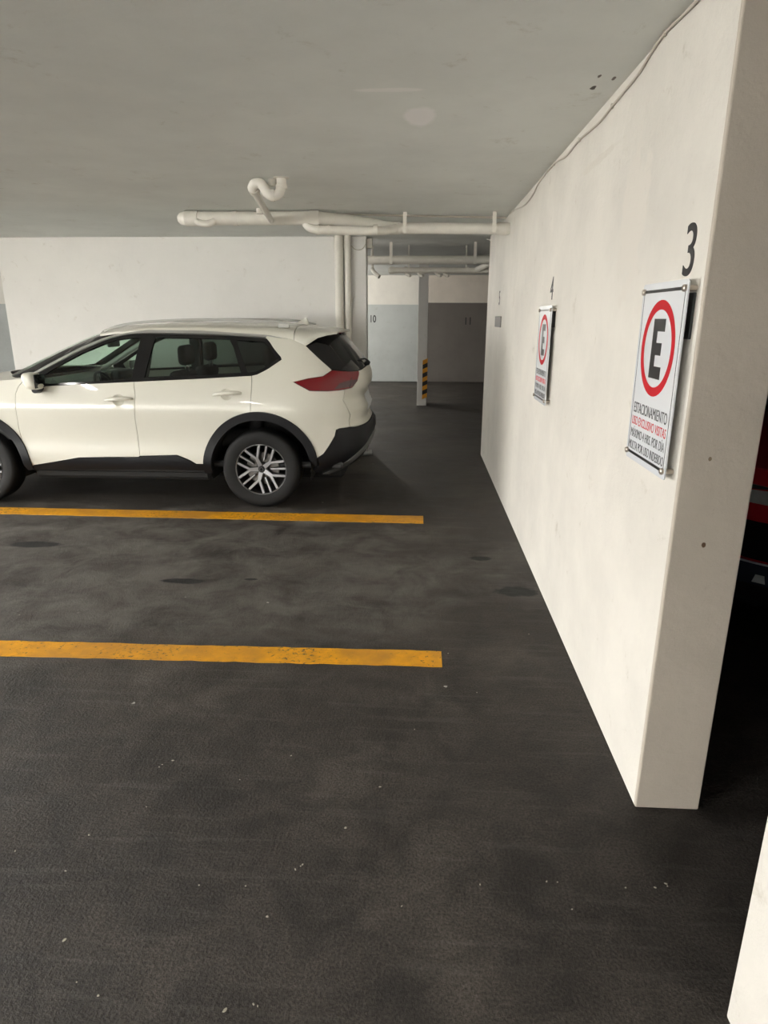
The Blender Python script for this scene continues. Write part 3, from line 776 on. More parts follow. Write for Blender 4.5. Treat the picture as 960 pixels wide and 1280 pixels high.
def make_wheel(parent, x, side, front):
    w = bpy.data.objects.new('wheel', None); C.objects.link(w); w.parent = parent
    w.location = (x, side * .785, .365); w.rotation_euler = (0, 0, 0 if side < 0 else PI); w.empty_display_size = .1
    prof = [(.228, -.098), (.236, -.108), (.25, -.112), (.285, -.117), (.325, -.1175), (.345, -.112), (.356, -.100), (.3635, -.08), (.3655, -.05), (.366, 0)]
    prof = prof + [(r, -y) for r, y in prof[-2::-1]]
    bm = nb(); n = 72; rings = []
    for r, y in prof: rings.append([bm.verts.new((r * math.cos(2 * PI * k / n), y, r * math.sin(2 * PI * k / n))) for k in range(n)])
    for a, b in zip(rings, rings[1:] + rings[:1]):
        for k in range(n): bm.faces.new((a[k], a[(k + 1) % n], b[(k + 1) % n], b[k]))
    # tread grooves
    bmesh.ops.recalc_face_normals(bm, faces=bm.faces)
    mesh_obj('tyre', bm, M['rubber'], w, True, 35)
    def lathe(prof, n=72):
        bm = nb(); rings = [[bm.verts.new((r * math.cos(2 * PI * k / n), y, r * math.sin(2 * PI * k / n))) for k in range(n)] for r, y in prof]
        for a, b in zip(rings, rings[1:]):
            for k in range(n): bm.faces.new((a[k], a[(k + 1) % n], b[(k + 1) % n], b[k]))
        bmesh.ops.recalc_face_normals(bm, faces=bm.faces); return bm
    bm = lathe([(.233, -.106), (.238, -.112), (.239, -.106), (.236, -.098), (.230, -.098), (.228, -.106), (.230, -.109), (.233, -.106)])
    mesh_obj('rim_lip', bm, M['alloy_lip'], w, True, 40)
    bm = lathe([(.230, -.100), (.222, -.085), (.215, -.03), (.210, .08), (.226, .10)]); mesh_obj('rim_barrel', bm, M['alloy_dark'], w, True)
    bm = lathe([(.002, -.035), (.15, -.035), (.155, -.03), (.155, -.015), (.002, -.015)], 48); mesh_obj('brake_disc', bm, M['disc'], w, True, 30)
    face, dark = nb(), nb()
    def bar(a0, r0, a1, r1, w0, w1, d0=-.088, d1=-.104, bmf=face):
        p = Vector((r0 * math.cos(a0), r0 * math.sin(a0))); q = Vector((r1 * math.cos(a1), r1 * math.sin(a1)))
        d = (q - p).normalized(); nn = Vector((-d.y, d.x))
        a, b, c, e = p + nn * w0 / 2, p - nn * w0 / 2, q - nn * w1 / 2, q + nn * w1 / 2
        def T(v, y, g=1.0): return Vector((v.x, y, v.y))
        prism(bmf, [tuple(a), tuple(b), tuple(c), tuple(e)], lambda X, Z: Vector((X, d0 if (Vector((X, Z)) - p).length < (Vector((X, Z)) - q).length else d1, Z)),
              lambda X, Z: Vector((X, -.058, Z)))
    R_ = math.radians
    for k in range(5):
        sa = R_(39 + 72 * k); ga = R_(3 + 72 * k)
        for bmf, dd, ww in ((face, 0, 0), (dark, .0035, .009)):
            bar(sa, .03, sa, .108, .040 + ww, .030 + ww, -.088 + dd, -.097 + dd, bmf)
            bar(sa, .100, R_(39 + 72 * k + 18), .226, .020 + ww, .019 + ww, -.096 + dd, -.104 + dd, bmf)
            bar(sa, .100, R_(39 + 72 * k - 18), .226, .020 + ww, .019 + ww, -.096 + dd, -.104 + dd, bmf)
            bar(ga, .085, ga, .226, .011 + ww, .017 + ww, -.088 + dd, -.104 + dd, bmf)
    mesh_obj('spokes', face, M['alloy'], w); mesh_obj('spoke_pocket', dark, M['alloy_dark'], w)
    bm = lathe([(.001, -.095), (.026, -.095), (.030, -.092), (.034, -.086), (.058, -.080), (.062, -.06)], 32); mesh_obj('hub', bm, M['alloy_dark'], w, True, 30)
    bm = nb(); tube(bm, [(0, -.094, 0), (0, -.0965, 0)], .024, 24); mesh_obj('center_cap', bm, M['gloss'], w, True)
    bm = lathe([(.015, -.0965), (.015, -.099), (.019, -.099), (.019, -.0965)], 24); mesh_obj('cap_ring', bm, M['chrome'], w, True)
    for k in range(5):
        bm = nb(); a = R_(3 + 72 * k); c = (.047 * math.cos(a), .047 * math.sin(a)); tube(bm, [(c[0], -.078, c[1]), (c[0], -.092, c[1])], .0075, 6)
        mesh_obj('lug_nut', bm, M['chrome'], w)
    return w

def curved_loft(name, rows, mt, parent, thick=.0):
    """rows: lists of points across the car; optional thickness downward"""
    bm = nb(); V = [[bm.verts.new(p) for p in r] for r in rows]
    for a, b in zip(V, V[1:]):
        for i in range(len(a) - 1): bm.faces.new((a[i], b[i], b[i + 1], a[i + 1]))
    bmesh.ops.recalc_face_normals(bm, faces=bm.faces)
    if sum(f.normal.z for f in bm.faces) < 0: bmesh.ops.reverse_faces(bm, faces=bm.faces)
    if thick:
        top = list(bm.faces); r = bmesh.ops.duplicate(bm, geom=top)
        lo = [g for g in r['geom'] if isinstance(g, bmesh.types.BMVert)]; lf = [g for g in r['geom'] if isinstance(g, bmesh.types.BMFace)]
        for v in lo: v.co.z -= thick
        bmesh.ops.reverse_faces(bm, faces=lf)
        n, mcols = len(rows), len(rows[0])
        def P_(i, j, d): p = rows[i][j]; return bm.verts.new((p[0], p[1], p[2] - d))
        loop = [(0, j) for j in range(mcols)] + [(i, mcols - 1) for i in range(1, n)] + [(n - 1, j) for j in range(mcols - 2, -1, -1)] + [(i, 0) for i in range(n - 2, 0, -1)]
        for (a, b) in zip(loop, loop[1:] + loop[:1]):
            bm.faces.new((P_(*a, 0), P_(*b, 0), P_(*b, thick), P_(*a, thick)))
    return mesh_obj(name, bm, mt, parent, True, 55)

ROOFZ = fast([(-1.50, 1.612), (-1.3, 1.643), (-.9, 1.663), (-.5, 1.668), (.15, 1.656), (.35, 1.646), (.55, 1.624), (.70, 1.598)])
ROOFE = fast([(-1.50, 1.560), (-1.34, 1.585), (-1.04, 1.596), (-.56, 1.592), (.04, 1.558), (.30, 1.536), (.36, 1.532)])
def edge_w(x, z): return S(s_at(x, z) if x > 0 else x, z)[1]

def make_seat(parent, x, y, mt, wide=.50, head=True, back=.62):
    s = mesh_obj('seat', box(nb(), x - .26, x + .25, y - wide / 2, y + wide / 2, .52, .70, .06, 3), mt, parent, True, 60)
    bm = box(nb(), -.07, .07, -wide / 2, wide / 2, 0, back, .06, 3)
    bmesh.ops.rotate(bm, verts=bm.verts, matrix=Matrix.Rotation(math.radians(14), 3, 'Y')); bmesh.ops.translate(bm, verts=bm.verts, vec=(x + .24, y, .62))
    mesh_obj('backrest', bm, mt, s, True, 60)
    if head:
        for yy in ((y,) if wide < .7 else (y - .42, y, y + .42)):
            hx = x + .24 + math.tan(math.radians(14)) * (back + .1)
            mesh_obj('headrest', box(nb(), hx - .05, hx + .05, yy - .13, yy + .13, .62 + back + .03, .62 + back + .22, .045, 3), mt, s, True, 60)
            bm = nb()
            for d in (-.05, .05): tube(bm, [(hx, yy + d, .62 + back - .03), (hx, yy + d, .62 + back + .06)], .007, 8)
            mesh_obj('headrest_post', bm, M['chrome'], s, True)
    return s

def make_car(label, name_cat, loc, rz, paint, crossover=True):
    t = thing('car', label, name_cat, loc, rz)
    A = lambda c, r, a0, a1, n=24: arc(c, r, a0, a1, n)
    for sd in (-1, 1):
        # ---- body panels
        arc_rear_l = A(0, .535, 175, 97); arc_rear_r = A(0, .535, 97, 14)
        arc_front = A(-2.705, .535, 1, 158, 34)
        rd = [(-1.129, 1.154), (-1.113, 1.033), (-1.131, .808), (-1.123, .482), (-.90, .490), (-.775, .496), (-.66, .45), (-.60, .412)] + [p for p in arc_rear_l] + [(-.058, 1.0), (-.050, 1.15), (-.056, 1.213), (-.522, 1.185)]
        cups = [[(hx - .008 + .056 * math.cos(a), hz - .002 + .052 * math.sin(a)) for a in [2 * PI * k / 28 for k in range(28)]] for hx, hz in ((-1.262, .996), (-.270, 1.054))]
        door_r = panel('rear_door', rd, paint, t, sd, holes=[cups[1]])
        fd = [(-2.135, 1.176), (-2.20, 1.10), (-2.224, 1.042), (-2.231, .914), (-2.24, .722), (-2.225, .55), (-2.188, .370), (-1.97, .409), (-1.702, .458), (-1.45, .466), (-1.139, .471), (-1.123, .482),
              (-1.131, .808), (-1.113, 1.033), (-1.129, 1.154), (-1.616, 1.129), (-2.045, 1.104)]
        door_f = panel('front_door', fd, paint, t, sd, holes=[cups[0]])
        quarter = arc_rear_r[:-1] + [(s_at(.52, .478), .478), (.629, .513), (.753, .729), (.80, .74), (.921, .742), (.939, .851), (.905, .93), (.88, .993), (.86, 1.085), (.80, 1.082), (.687, 1.080), (.523, 1.086),
                   (.371, 1.162), (.511, 1.192), (.643, 1.209), (.742, 1.259), (.738, 1.266), (.56, 1.478), (.405, 1.532), (.30, 1.534), (.06, 1.552), (.045, 1.535),
                   (.06, 1.530), (.255, 1.375), (.262, 1.352), (.10, 1.275), (-.008, 1.224), (-.054, 1.214), (-.050, 1.15), (-.058, 1.0)]
        panel('quarter_panel', quarter, paint, t, sd, step=.04)
        fen = arc_front + [(-3.30, .60), (-3.34, .80), (-3.42, .925), (-3.36, 1.012), (-3.0, 1.078), (-2.6, 1.132), (-2.2, 1.166), (-2.137, 1.178),
               (-2.20, 1.10), (-2.224, 1.042), (-2.231, .914), (-2.24, .722), (-2.225, .55), (-2.188, .385)]
        panel('front_fender', fen, paint, t, sd)
        # ---- grey drip moulding over the side windows
        top = [(-2.14, 1.186), (-2.006, 1.258), (-1.858, 1.343), (-1.692, 1.433), (-1.521, 1.508), (-1.44, 1.533), (-1.32, 1.556), (-1.20, 1.569), (-1.034, 1.575), (-.557, 1.571), (-.254, 1.561), (.02, 1.544), (.045, 1.540), (.06, 1.552),
               (.30, 1.534), (.04, 1.566), (-.254, 1.585), (-.557, 1.598), (-1.034, 1.601), (-1.24, 1.594), (-1.40, 1.572)]
        panel('drip_moulding', top[:-1] + [(-1.34, 1.585), (-1.46, 1.552), (-1.56, 1.523), (-1.73, 1.455), (-1.90, 1.362), (-2.05, 1.276), (-2.19, 1.195)], M['drip'], t, sd, m='g', off=.002, gap=.001, step=.06)
        # ---- body-colour pillar beside the windscreen and its black edge
        panel('windscreen_pillar', [(-2.19, 1.197), (-2.05, 1.278), (-1.90, 1.364), (-1.73, 1.457), (-1.56, 1.525), (-1.46, 1.554), (-1.34, 1.587), (-1.45, 1.600), (-1.60, 1.560), (-1.78, 1.482), (-1.94, 1.390), (-2.09, 1.298), (-2.24, 1.205)], M['gloss'], t, sd, m='g', gap=.0005)
        # ---- window frame and panes
        panel('window_frame', DLO, M['gloss'], t, sd, holes=[FGL, RGL, QGL], m='g', off=-.004, thick=.02, gap=.0)
        gl = panel('window_glass', FGL, M['glass_clear'], door_f, sd, m='g', off=-.012, thick=0, gap=-.004); gl['label'] = 'clear greenish glass'
        gl = panel('window_glass', RGL, M['glass_dark'], door_r, sd, m='g', off=-.012, thick=0, gap=-.004); gl['label'] = 'dark privacy glass'
        panel('quarter_glass', QGL, M['glass_black'], t, sd, m='g', off=-.012, thick=0, gap=-.004)
        # ---- cladding
        c_up = A(0, .535, 176, 13, 34); c_lo = A(0, .462, 13, 176, 34)
        panel('wheel_arch_trim', [(c_up[0][0], .33)] + c_up + [(c_up[-1][0] + .02, .40)] + c_lo + [(c_lo[-1][0] - .0, .33)], M['clad'], t, sd, off=.016, thick=.03, step=.04, gap=0, label='black plastic')
        c_up = A(-2.705, .535, 2, 166, 34); c_lo = A(-2.705, .462, 166, 2, 34)
        panel('wheel_arch_trim', [(c_lo[-1][0] + .02, .33)] + [(c_up[0][0] + .0, .34)] + c_up + c_lo, M['clad'], t, sd, off=.016, thick=.03, step=.04, gap=0, label='black plastic')
        panel('sill_trim', [(-2.19, .362), (-2.17, .330), (-1.2, .352), (-.52, .352), (-.505, .405), (-.60, .406), (-.66, .444), (-.775, .489), (-.90, .484), (-1.123, .476), (-1.139, .466), (-1.45, .461), (-1.702, .453), (-1.97, .404), (-2.188, .366)],
              M['clad'], t, sd, off=.006, thick=.03, gap=0, label='black plastic')
        # ---- underlayer behind the panels
        under = [(-4.35, .30), (-3.25, .28)] + A(-2.705, .475, 172, 4, 22) + [(-2.15, .27), (-.53, .27)] + A(0, .475, 176, 8, 22) + [(.62, .30), (1.68, .28), (1.68, 1.20), (.42, 1.20), (-.05, 1.14), (-2.1, 1.03), (-3.0, .98), (-4.35, .88)]
        panel('inner_body', under, M['trim'], t, sd, off=-.028, thick=.02, gap=0, step=.08)
        # ---- lamps
        lamp = panel('tail_lamp', TAIL, M['lampred'], t, sd, off=.004, thick=.02, step=.03, label='dark red lamp lens')
        panel('clear_lens', [(.74, 1.094), (.955, 1.108), (1.02, 1.165), (.90, 1.165), (.80, 1.145)], M['lampclear'], lamp, sd, off=.006, thick=.003, step=.03, gap=0)
        panel('lens_divider', [(.905, 1.10), (.912, 1.10), (.935, 1.185), (.928, 1.185)], M['gloss'], lamp, sd, off=.008, thick=.003, gap=0)
        # ---- handles
        for door, hx, hz in ((door_f, -1.262, .996), (door_r, -.270, 1.054)):
            bm = nb(); n = 14; pts = []
            for i in range(n + 1):
                u = -1 + 2 * i / n; q = near3(hx + u * .128, hz + u * .009, 'b', .006 + .040 * (1 - u ** 4)); pts.append((q.x, q.y * (1 if sd < 0 else -1), q.z))
            tube(bm, pts, [.009 + .010 * (1 - (-1 + 2 * i / n) ** 4) for i in range(n + 1)], 12)
            h = mesh_obj('handle', bm, paint, door, True, 60)
            bm = nb(); rr = []
            for q_ in range(7):
                u = 1 - q_ / 6
                rr.append([bm.verts.new((lambda q: (q.x, q.y * (1 if sd < 0 else -1), q.z))(near3(hx - .008 + .056 * u * math.cos(a), hz - .002 + .052 * u * math.sin(a), 'b', -.021 * (1 - u ** 2.5)))) for a in [2 * PI * k / 28 for k in range(28)]] if q_ < 6 else None)
            c0 = near3(hx - .008, hz - .002, 'b', -.021); c0 = bm.verts.new((c0.x, c0.y * (1 if sd < 0 else -1), c0.z))
            for ra, rb in zip(rr[:5], rr[1:6]):
                for k in range(28): bm.faces.new((ra[k], ra[(k + 1) % 28], rb[(k + 1) % 28], rb[k]))
            for k in range(28): bm.faces.new((rr[5][k], rr[5][(k + 1) % 28], c0))
            bmesh.ops.recalc_face_normals(bm, faces=bm.faces)
            if sum(f.normal.y for f in bm.faces) * sd < 0: bmesh.ops.reverse_faces(bm, faces=bm.faces)
            mesh_obj('handle_cup', bm, paint, door, True, 60)
        # ---- mirror
        bm = nb(); bmesh.ops.create_uvsphere(bm, u_segments=28, v_segments=18, radius=1.0)
        for v in bm.verts:
            x, y, z = v.co; e = .62
            sx = math.copysign(abs(x) ** e, x); syy = math.copysign(abs(y) ** e, y); sz = math.copysign(abs(z) ** e, z)
            v.co = Vector((-1.985 + sx * (.072 if x < 0 else .052) - .02 * sz, sd * (.985 + .095 * syy), 1.165 + .075 * sz))
        mir = mesh_obj('side_mirror', bm, paint, door_f, True, 80)
        bm = nb(); box(bm, -1.936, -1.927, -.08 + .985, .08 + .985, 1.105, 1.225, .004, 2)
        for v in bm.verts: v.co.y *= sd
        bmesh.ops.recalc_face_normals(bm, faces=bm.faces); mesh_obj('side_mirror_glass', bm, M['gloss'], door_f, True)
        bm = nb(); tube(bm, [(-1.99, sd * .86, 1.10), (-1.985, sd * .93, 1.085), (-1.98, sd * 1.0, 1.085)], [.03, .034, .028], 14); mesh_obj('side_mirror_foot', bm, M['clad'], door_f, True)
        # ---- wheels and wells
        for wx in (0, -2.705):
            make_wheel(t, wx, sd, wx < -1)
            bm = nb(); n = 30; a = []; b = []
            for k in range(n + 1):
                an = math.radians(-12 + 204 * k / n); a.append(bm.verts.new((wx + .468 * math.cos(an), sd * .895, .365 + .468 * math.sin(an)))); b.append(bm.verts.new((wx + .468 * math.cos(an), sd * .52, .365 + .468 * math.sin(an))))
            for k in range(n): bm.faces.new((a[k], a[k + 1], b[k + 1], b[k]))
            cc = bm.verts.new((wx, sd * .52, .365))
            for k in range(n): bm.faces.new((b[k], b[k + 1], cc))
            mesh_obj('wheel_well', bm, M['dark'], t)
        # ---- roof rail
        pts = [(-1.49, 1.588), (-1.42, 1.612), (-1.30, 1.642), (-1.1, 1.668), (-.8, 1.686), (-.5, 1.692), (-.1, 1.689), (.10, 1.680), (.22, 1.664), (.32, 1.645)]
        bm = nb(); sp = smooth_path([(x, sd * (.578 if x > -1.3 else .578 - (-1.3 - x) * .10), z) for x, z in pts], 4); tube(bm, sp, [.012 if 3 < i < len(sp) - 4 else .009 for i in range(len(sp))], 10)
        rl_ = mesh_obj('roof_rail', bm, M['rail'], t, True)
        for x, z1 in ((.20, 1.660),):
            bm = nb(); box(bm, x - .05, x + .05, sd * .578 - .009, sd * .578 + .009, ROOFZ(x) - .03, z1, .004, 1); mesh_obj('rail_foot', bm, M['rail'], rl_)
    # ---- windscreen and rear window
    ws = [(-2.245, 1.200), (-2.09, 1.300), (-1.94, 1.392), (-1.78, 1.484), (-1.60, 1.562), (-1.47, 1.603), (-1.62, 1.612), (sc_g(1.618), 1.618)] + [(sc_g(z), z) for z in (1.56, 1.5, 1.44, 1.38, 1.32, 1.26, 1.2, 1.14, 1.09)] + [(-3.0, 1.10), (-2.7, 1.12), (-2.42, 1.15)]
    hole = [(-2.39, 1.20), (-2.20, 1.305), (-2.04, 1.398), (-1.88, 1.49), (-1.72, 1.555), (-1.78, 1.585), (sc_g(1.59) , 1.59)] + [(sc_g(z) + .0, z) for z in (1.56, 1.5, 1.44, 1.38, 1.32, 1.26, 1.2, 1.155)] + [(-3.0, 1.16), (-2.7, 1.17)]
    panel('windscreen', hole, M['glass_clear'], t, 0, m='g', off=-.003, thick=0, gap=-.006)
    bord = [(-2.245, 1.200), (-2.09, 1.300), (-1.94, 1.392), (-1.78, 1.484), (-1.60, 1.562), (-1.47, 1.603), (-1.62, 1.612), (sc_g(1.618), 1.618), (sc_g(1.59), 1.59), (-1.78, 1.585), (-1.72, 1.555), (-1.88, 1.49), (-2.04, 1.398), (-2.20, 1.305), (-2.39, 1.20),
            (-2.7, 1.17), (-3.0, 1.16), (sc_g(1.155), 1.155), (sc_g(1.09), 1.09), (-3.0, 1.10), (-2.7, 1.12), (-2.42, 1.15)]
    panel('windscreen_border', bord, M['gloss'], t, 0, m='g', off=0, thick=.006, gap=0, step=.04)
    rg = [(.56, 1.476), (.738, 1.268), (.90, 1.247), (1.09, 1.243), (1.325, 1.258), (1.68, 1.262), (1.68, 1.575), (1.2, 1.572), (.85, 1.562), (.70, 1.527)]
    panel('rear_window', rg, M['gloss'], t, 0, off=-.002, thick=.01, step=.04, label='black privacy glass')
    # ---- tailgate, bumper, skid plate
    tg = [(.862, 1.085), (.883, .993), (.908, .93), (.942, .851), (.924, .744), (1.0, .735), (1.2, .735), (1.68, .735), (1.68, 1.258), (1.325, 1.254), (1.10, 1.240), (1.088, 1.236), (1.078, 1.215), (1.022, 1.150), (.945, 1.094)]
    gate = panel('tailgate', tg, paint, t, 0, step=.035)
    gate['label'] = 'body coloured tailgate'
    panel('license_plate', [(1.42, .84), (1.68, .84), (1.68, .99), (1.42, .99)], M['plate'], gate, 0, off=.006, thick=.005, gap=0)
    bp = [(s_at(.50, .40), .36)] + [(s_at(.535 * math.cos(math.radians(a)), .365 + .535 * math.sin(math.radians(a))), .365 + .535 * math.sin(math.radians(a))) for a in (4, 8, 11)] + \
         [(s_at(.52, .476), .476), (.631, .511), (.755, .727), (.80, .738), (.921, .740), (.96, .733), (1.2, .731), (1.68, .731), (1.68, .30), (1.1, .285), (.80, .29), (.66, .32)]
    bp = bp[::-1]
    panel('rear_bumper', bp, M['clad'], t, 0, off=.006, thick=.03, step=.035, label='black plastic lower bumper')
    sk = [(1.68, .60), (1.45, .62), (1.25, .59), (1.05, .505), (.86, .395), (.74, .315), (.84, .302), (.96, .37), (1.12, .455), (1.28, .51), (1.45, .52), (1.68, .50)]
    panel('skid_plate', sk, M['silver'], t, 0, off=.012, thick=.008, step=.03, gap=0, label='grey skid plate stripe')
    # ---- roof with headliner, rear spoiler, fin
    N = 24
    def row(x, shrink=0.0, dz=0.0):
        ze, zc = ROOFE(x), ROOFZ(x); w = edge_w(x, ze) - shrink; r = []
        for j in range(N + 1):
            v = -math.cos(PI * j / N)
            r.append((x - (0 if x > -1.2 else (1 - v * v) * .12 * (-1.2 - x) / .3), v * w, ze + (zc - ze) * max(0, 1 - abs(v) ** fl(x, 2.2, 4.5)) ** fl(x, 1.0, .42) * (1 - .10 * v * v) - dz))
        return r
    fl = lambda x, a, b: lerp([(-1.5, a), (-1.05, b)], x)
    roof = curved_loft('roof', [row(x) for x in [-1.49, -1.42, -1.34, -1.2, -1.04, -.8, -.56, -.3, -.1, .04, .18, .26, .305]], paint, t, .02)
    curved_loft('headliner', [row(x, .05, .045) for x in [-1.40, -1.2, -.8, -.3, .04, .30]], M['liner'], t, .004)
    def srow(x):
        zt = ROOFZ(x); u = (x - .31) / .37
        zb = lerp([(.30, 1.528), (.407, 1.478), (.46, 1.512), (.52, 1.552), (.60, 1.574), (.68, 1.586)], x); w = lerp([(.30, .668), (.407, .690), (.46, .672), (.52, .645), (.60, .61), (.68, .56)], x) + .003
        zr = zt - .004; r = []
        for j in range(N + 1):
            v = -math.cos(PI * j / N); r.append((x + (.02 * (1 - v * v)) * u, v * w, zb + (zr - zb) * max(0, 1 - abs(v) ** 4.5) ** .42 * (1 - .10 * v * v)))
        return r
    sp = curved_loft('spoiler', [srow(x) for x in (.310, .34, .375, .407, .43, .46, .49, .52, .56, .60, .64, .67, .685)], paint, t, .016)
    bm = nb(); box(bm, .635, .68, -.18, .18, 1.566, 1.574, .003, 1); mesh_obj('brake_light', bm, M['lampred'], sp)
    bm = nb()
    prism(bm, [(.17, 1.645), (.345, 1.640), (.335, 1.66), (.325, 1.705), (.31, 1.713), (.295, 1.708), (.24, 1.675)], lambda x, z: Vector((x, -.016, z)), lambda x, z: Vector((x, .016, z)))
    bmesh.ops.bevel(bm, geom=bm.edges[:], offset=.006, segments=2, affect='EDGES'); mesh_obj('antenna_fin', bm, paint, t, True, 60)
    bm = nb(); tube(bm, [(.895, 0, 1.262), (.925, 0, 1.280), (.94, 0, 1.295)], [.022, .026, .014], 14); tube(bm, [(.93, 0, 1.295), (.90, -.1, 1.325), (.865, -.34, 1.33)], .009, 8)
    mesh_obj('rear_wiper', bm, M['clad'], t, True)
    # ---- bonnet
    def hrow(u, N=20):
        s = -2.16 - (4.35 - 2.16) * u; z = lerp([(-4.35, .985), (-3.9, .985), (-3.42, 1.0), (-3.36, 1.014), (-3.0, 1.080), (-2.6, 1.134), (-2.2, 1.168), (-2.1, 1.180)], s)
        x, w, _ = S(s, z); r = []
        for j in range(N + 1):
            v = -math.cos(PI * j / N); cr = .075 * (1 - u ** 1.5)
            r.append((x - (1 - v * v) * .50 * (1 - u) ** 2, v * w, z + cr * (1 - abs(v) ** 3) * .8 - (.04 * (1 - u) * (1 - v * v))))
        return r
    curved_loft('bonnet', [hrow(u) for u in (0, .04, .1, .18, .27, .36, .45, .54, .62, .70, .77, .84, .90, .95, .985, 1.0)], paint, t, .012)
    # ---- front end
    panel('front_bumper', [(-4.35, .55), (-3.85, .55), (-3.6, .50), (-3.30, .598), (-3.34, .80), (-3.42, .90), (-3.62, .915), (-3.92, .90), (-3.98, .95), (-4.35, .975)], paint, t, 0, off=0, step=.04)
    panel('grille', [(-4.35, .60), (-4.10, .60), (-4.02, .72), (-3.97, .93), (-4.35, .955)], M['gloss'], t, 0, off=.008, thick=.012, step=.04, gap=0)
    g = panel('grille_bar', [(-4.35, .62), (-4.13, .62), (-4.05, .73), (-4.00, .93), (-4.03, .93), (-4.09, .74), (-4.16, .655), (-4.35, .655)], M['chrome'], t, 0, off=.018, thick=.012, step=.03, gap=0)
    for sd in (-1, 1):
        if not crossover:
            panel('bumper_corner', [(-3.98, .935), (-3.90, .905), (-3.62, .92), (-3.40, .93), (-3.36, 1.005), (-3.55, .993), (-3.9, .98)], paint, t, sd, off=0, thick=.02, step=.03)
            panel('head_lamp', [(-3.98, .87), (-3.62, .835), (-3.30, .84), (-3.28, .895), (-3.62, .905), (-3.95, .905)], M['lamp'], t, sd, off=.006, thick=.02, step=.03, label='slim clear lamp')
            panel('lower_grille', [(-4.02, .545), (-3.24, .56), (-3.26, .75), (-4.0, .75)], M['gloss'], t, sd, off=.006, thick=.012, step=.03, gap=0)
            panel('lower_lamp', [(-3.85, .43), (-3.35, .43), (-3.33, .545), (-3.80, .545)], M['smoke'], t, sd, off=.022, thick=.008, step=.03, gap=0)
            panel('lamp_reflector', [(-3.62, .445), (-3.56, .445), (-3.57, .485), (-3.61, .485)], M['lamp'], t, sd, off=.026, thick=.004, step=.03, gap=0)
            panel('lamp_trim', [(-3.80, .538), (-3.34, .538), (-3.33, .548), (-3.80, .548)], M['lamp'], t, sd, off=.026, thick=.004, step=.03, gap=0)
            continue
        panel('head_lamp', [(-3.98, .935), (-3.90, .905), (-3.62, .92), (-3.40, .93), (-3.36, 1.005), (-3.55, .993), (-3.9, .98)], M['lamp'], t, sd, off=.004, thick=.02, step=.03, label='slim clear lamp')
        panel('fog_lamp_housing', [(-3.90, .66), (-3.84, .62), (-3.45, .64), (-3.42, .86), (-3.60, .88), (-3.86, .84)], M['gloss'], t, sd, off=.004, thick=.012, step=.03, gap=0)
        panel('driving_lamp', [(-3.86, .76), (-3.55, .80), (-3.50, .86), (-3.60, .87), (-3.84, .83)], M['lamp'], t, sd, off=.010, thick=.008, step=.03, gap=0)
        panel('lower_lamp', [(-3.80, .42), (-3.45, .42), (-3.42, .54), (-3.76, .54)], M['lamp'], t, sd, off=.022, thick=.008, step=.03, gap=0)
    arcf = [(s_at_f(-2.705 + .535 * math.cos(math.radians(a)), .365 + .535 * math.sin(math.radians(a))), .365 + .535 * math.sin(math.radians(a))) for a in (164, 170, 178)]
    panel('front_lower_bumper', [(-4.35, .28), (-3.6, .27), (-3.22, .28)][::1] + arcf[::-1] + [(-3.28, .585), (-3.6, .495), (-3.85, .545), (-4.35, .545)], M['clad'], t, 0, off=.008, thick=.03, step=.04, gap=0, label='black plastic')
    panel('license_plate', [(-4.35, .60), (-4.17, .60), (-4.17, .72), (-4.35, .72)], M['plate'], t, 0, off=.032, thick=.005, gap=0)
    # ---- underbody and cabin
    bm = nb(); box(bm, -3.3, .72, -.50, .50, .20, .34, .03, 1); box(bm, -2.2, -.50, -.83, .83, .24, .34, .03, 1); mesh_obj('underbody', bm, M['dark'], t)
    bm = nb(); tube(bm, [(.2, .3, .26), (.75, .42, .26), (.93, .45, .27)], .03, 12); mesh_obj('exhaust_pipe', bm, M['silver'], t, True)
    mesh_obj('cabin_floor', box(nb(), -2.2, .75, -.80, .80, .36, .42, .02, 1), M['trim'], t)
    mesh_obj('cargo_deck', box(nb(), .30, .82, -.60, .60, .74, .80, .02, 1), M['trim'], t)
    bm = nb(); prism(bm, [(-2.60, .60), (-1.72, .60), (-1.70, .98), (-1.76, 1.06), (-1.95, 1.115), (-2.30, 1.12), (-2.55, 1.08)], lambda x, z: Vector((x, -.80, z)), lambda x, z: Vector((x, .80, z)))
    mesh_obj('dashboard', bm, M['trim'], t)
    mesh_obj('instrument_hood', box(nb(), -1.98, -1.74, .20, .56, 1.07, 1.17, .03, 3), M['trim'], t, True, 60)
    mesh_obj('center_screen', box(nb(), -1.80, -1.78, -.14, .14, 1.02, 1.18, .008, 2), M['gloss'], t, True, 60)
    # wheel on the side nearest the lane
    c = Vector((-1.62, -.37, 1.035)); R0 = .175; ax = Vector((math.cos(math.radians(24)), 0, math.sin(math.radians(24))))
    u = Vector((0, 1, 0)); v = ax.cross(u); bm = nb()
    ring = [c + (u * math.cos(2 * PI * k / 36) + v * math.sin(2 * PI * k / 36)) * R0 for k in range(36)]
    tube(bm, ring + ring[:1], .014, 10, cap=False)
    for a in (0, PI, -PI / 2):
        d = u * math.cos(a) + v * math.sin(a); tube(bm, [c, c + d * R0], .014, 8)
    tube(bm, [c - ax * .02, c + ax * .02], .058, 20); tube(bm, [c, c - ax * .2], .03, 12)
    sw = mesh_obj('steering_wheel', bm, M['clad'], t, True, 60)
    mesh_obj('rear_view_mirror', box(nb(), -1.69, -1.66, -.12, .12, 1.42, 1.485, .012, 3), M['clad'], t, True, 60)
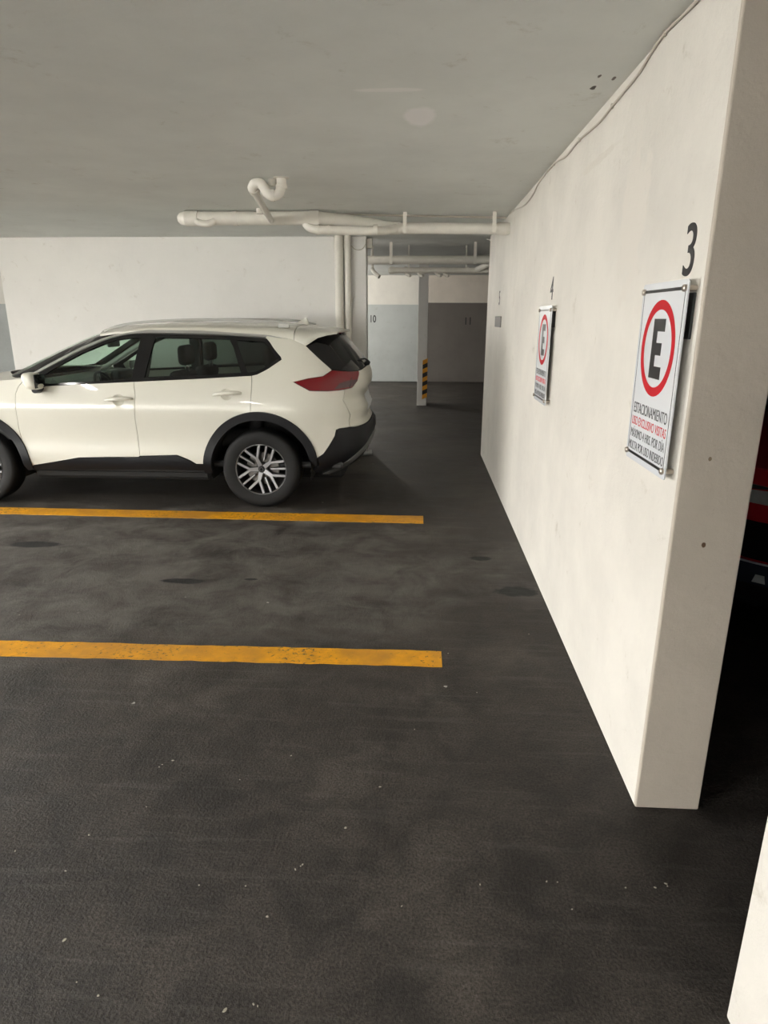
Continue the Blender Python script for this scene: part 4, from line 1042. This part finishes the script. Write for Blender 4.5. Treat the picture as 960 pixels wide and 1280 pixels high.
    bm = nb(); tube(bm, [(-1.68, 0, 1.46), (-1.74, 0, 1.545)], .012, 10); mesh_obj('mirror_stalk', bm, M['clad'], t, True)
    make_seat(t, -1.22, -.37, M['seat']); make_seat(t, -1.22, .37, M['seat']); make_seat(t, -.38, 0, M['seat'], 1.25, True, .60)
    # inner pillars
    for sd in (-1, 1):
        bm = nb(); box(bm, -.05, .05, -.02, .02, 0, .42, .01, 1)
        for q in bm.verts: q.co = Vector((-1.10 + q.co.x + (q.co.z) * .12, sd * (.78 - q.co.z * .40) + q.co.y, 1.10 + q.co.z))
        mesh_obj('inner_pillar', bm, M['trim'], t)
        bm = nb(); pts = [near3(s_, z_, 'g', -.035) for s_, z_ in ((-2.30, 1.16), (-2.10, 1.275), (-1.93, 1.375), (-1.76, 1.47), (-1.58, 1.545), (-1.42, 1.585))]
        tube(bm, [(p.x, p.y * (1 if sd < 0 else -1), p.z) for p in pts], .028, 10); mesh_obj('inner_pillar', bm, M['liner'], t, True)
        bm = nb(); box(bm, .18, .24, -.02, .02, 0, .45, .01, 1)
        for q in bm.verts: q.co = Vector((q.co.x + .02, sd * (.80 - q.co.z * .36) + q.co.y, 1.15 + q.co.z * .9))
        mesh_obj('inner_pillar', bm, M['trim'], t)
    return t

CAR_X, CAR_Y = -1.444, 6.73
make_car('white crossover car parked side-on against the back wall', 'car', (CAR_X, CAR_Y, 0), 0.0, M['paint'])
make_car('red car in the dark bay seen past the end of the right wall', 'car', (2.42, 6.62, 0), PI / 2, M['red'], False)

# ------------------------------------------------------------------ added fill lamps shaped as fluorescent fixtures, out of view
for i, (x, y, lab) in enumerate(FILL_LAMPS):
    t = thing('fill_lamp', lab, 'ceiling lamp', (x, y, H if y < 8 else HB), 0, 'added fill lamps over the bays')
    mesh_obj('fill_lamp_housing', box(nb(), -.07, .07, -.62, .62, -.05, 0, .008, 2), M['pipe'], t)
    for dx in (-.035, .035): mesh_obj('tube', tube(nb(), [(dx, -.6, -.066), (dx, .6, -.066)], .013, 12), M['fill_tube_glow'], t, True)  # tubes of the added fill lamp
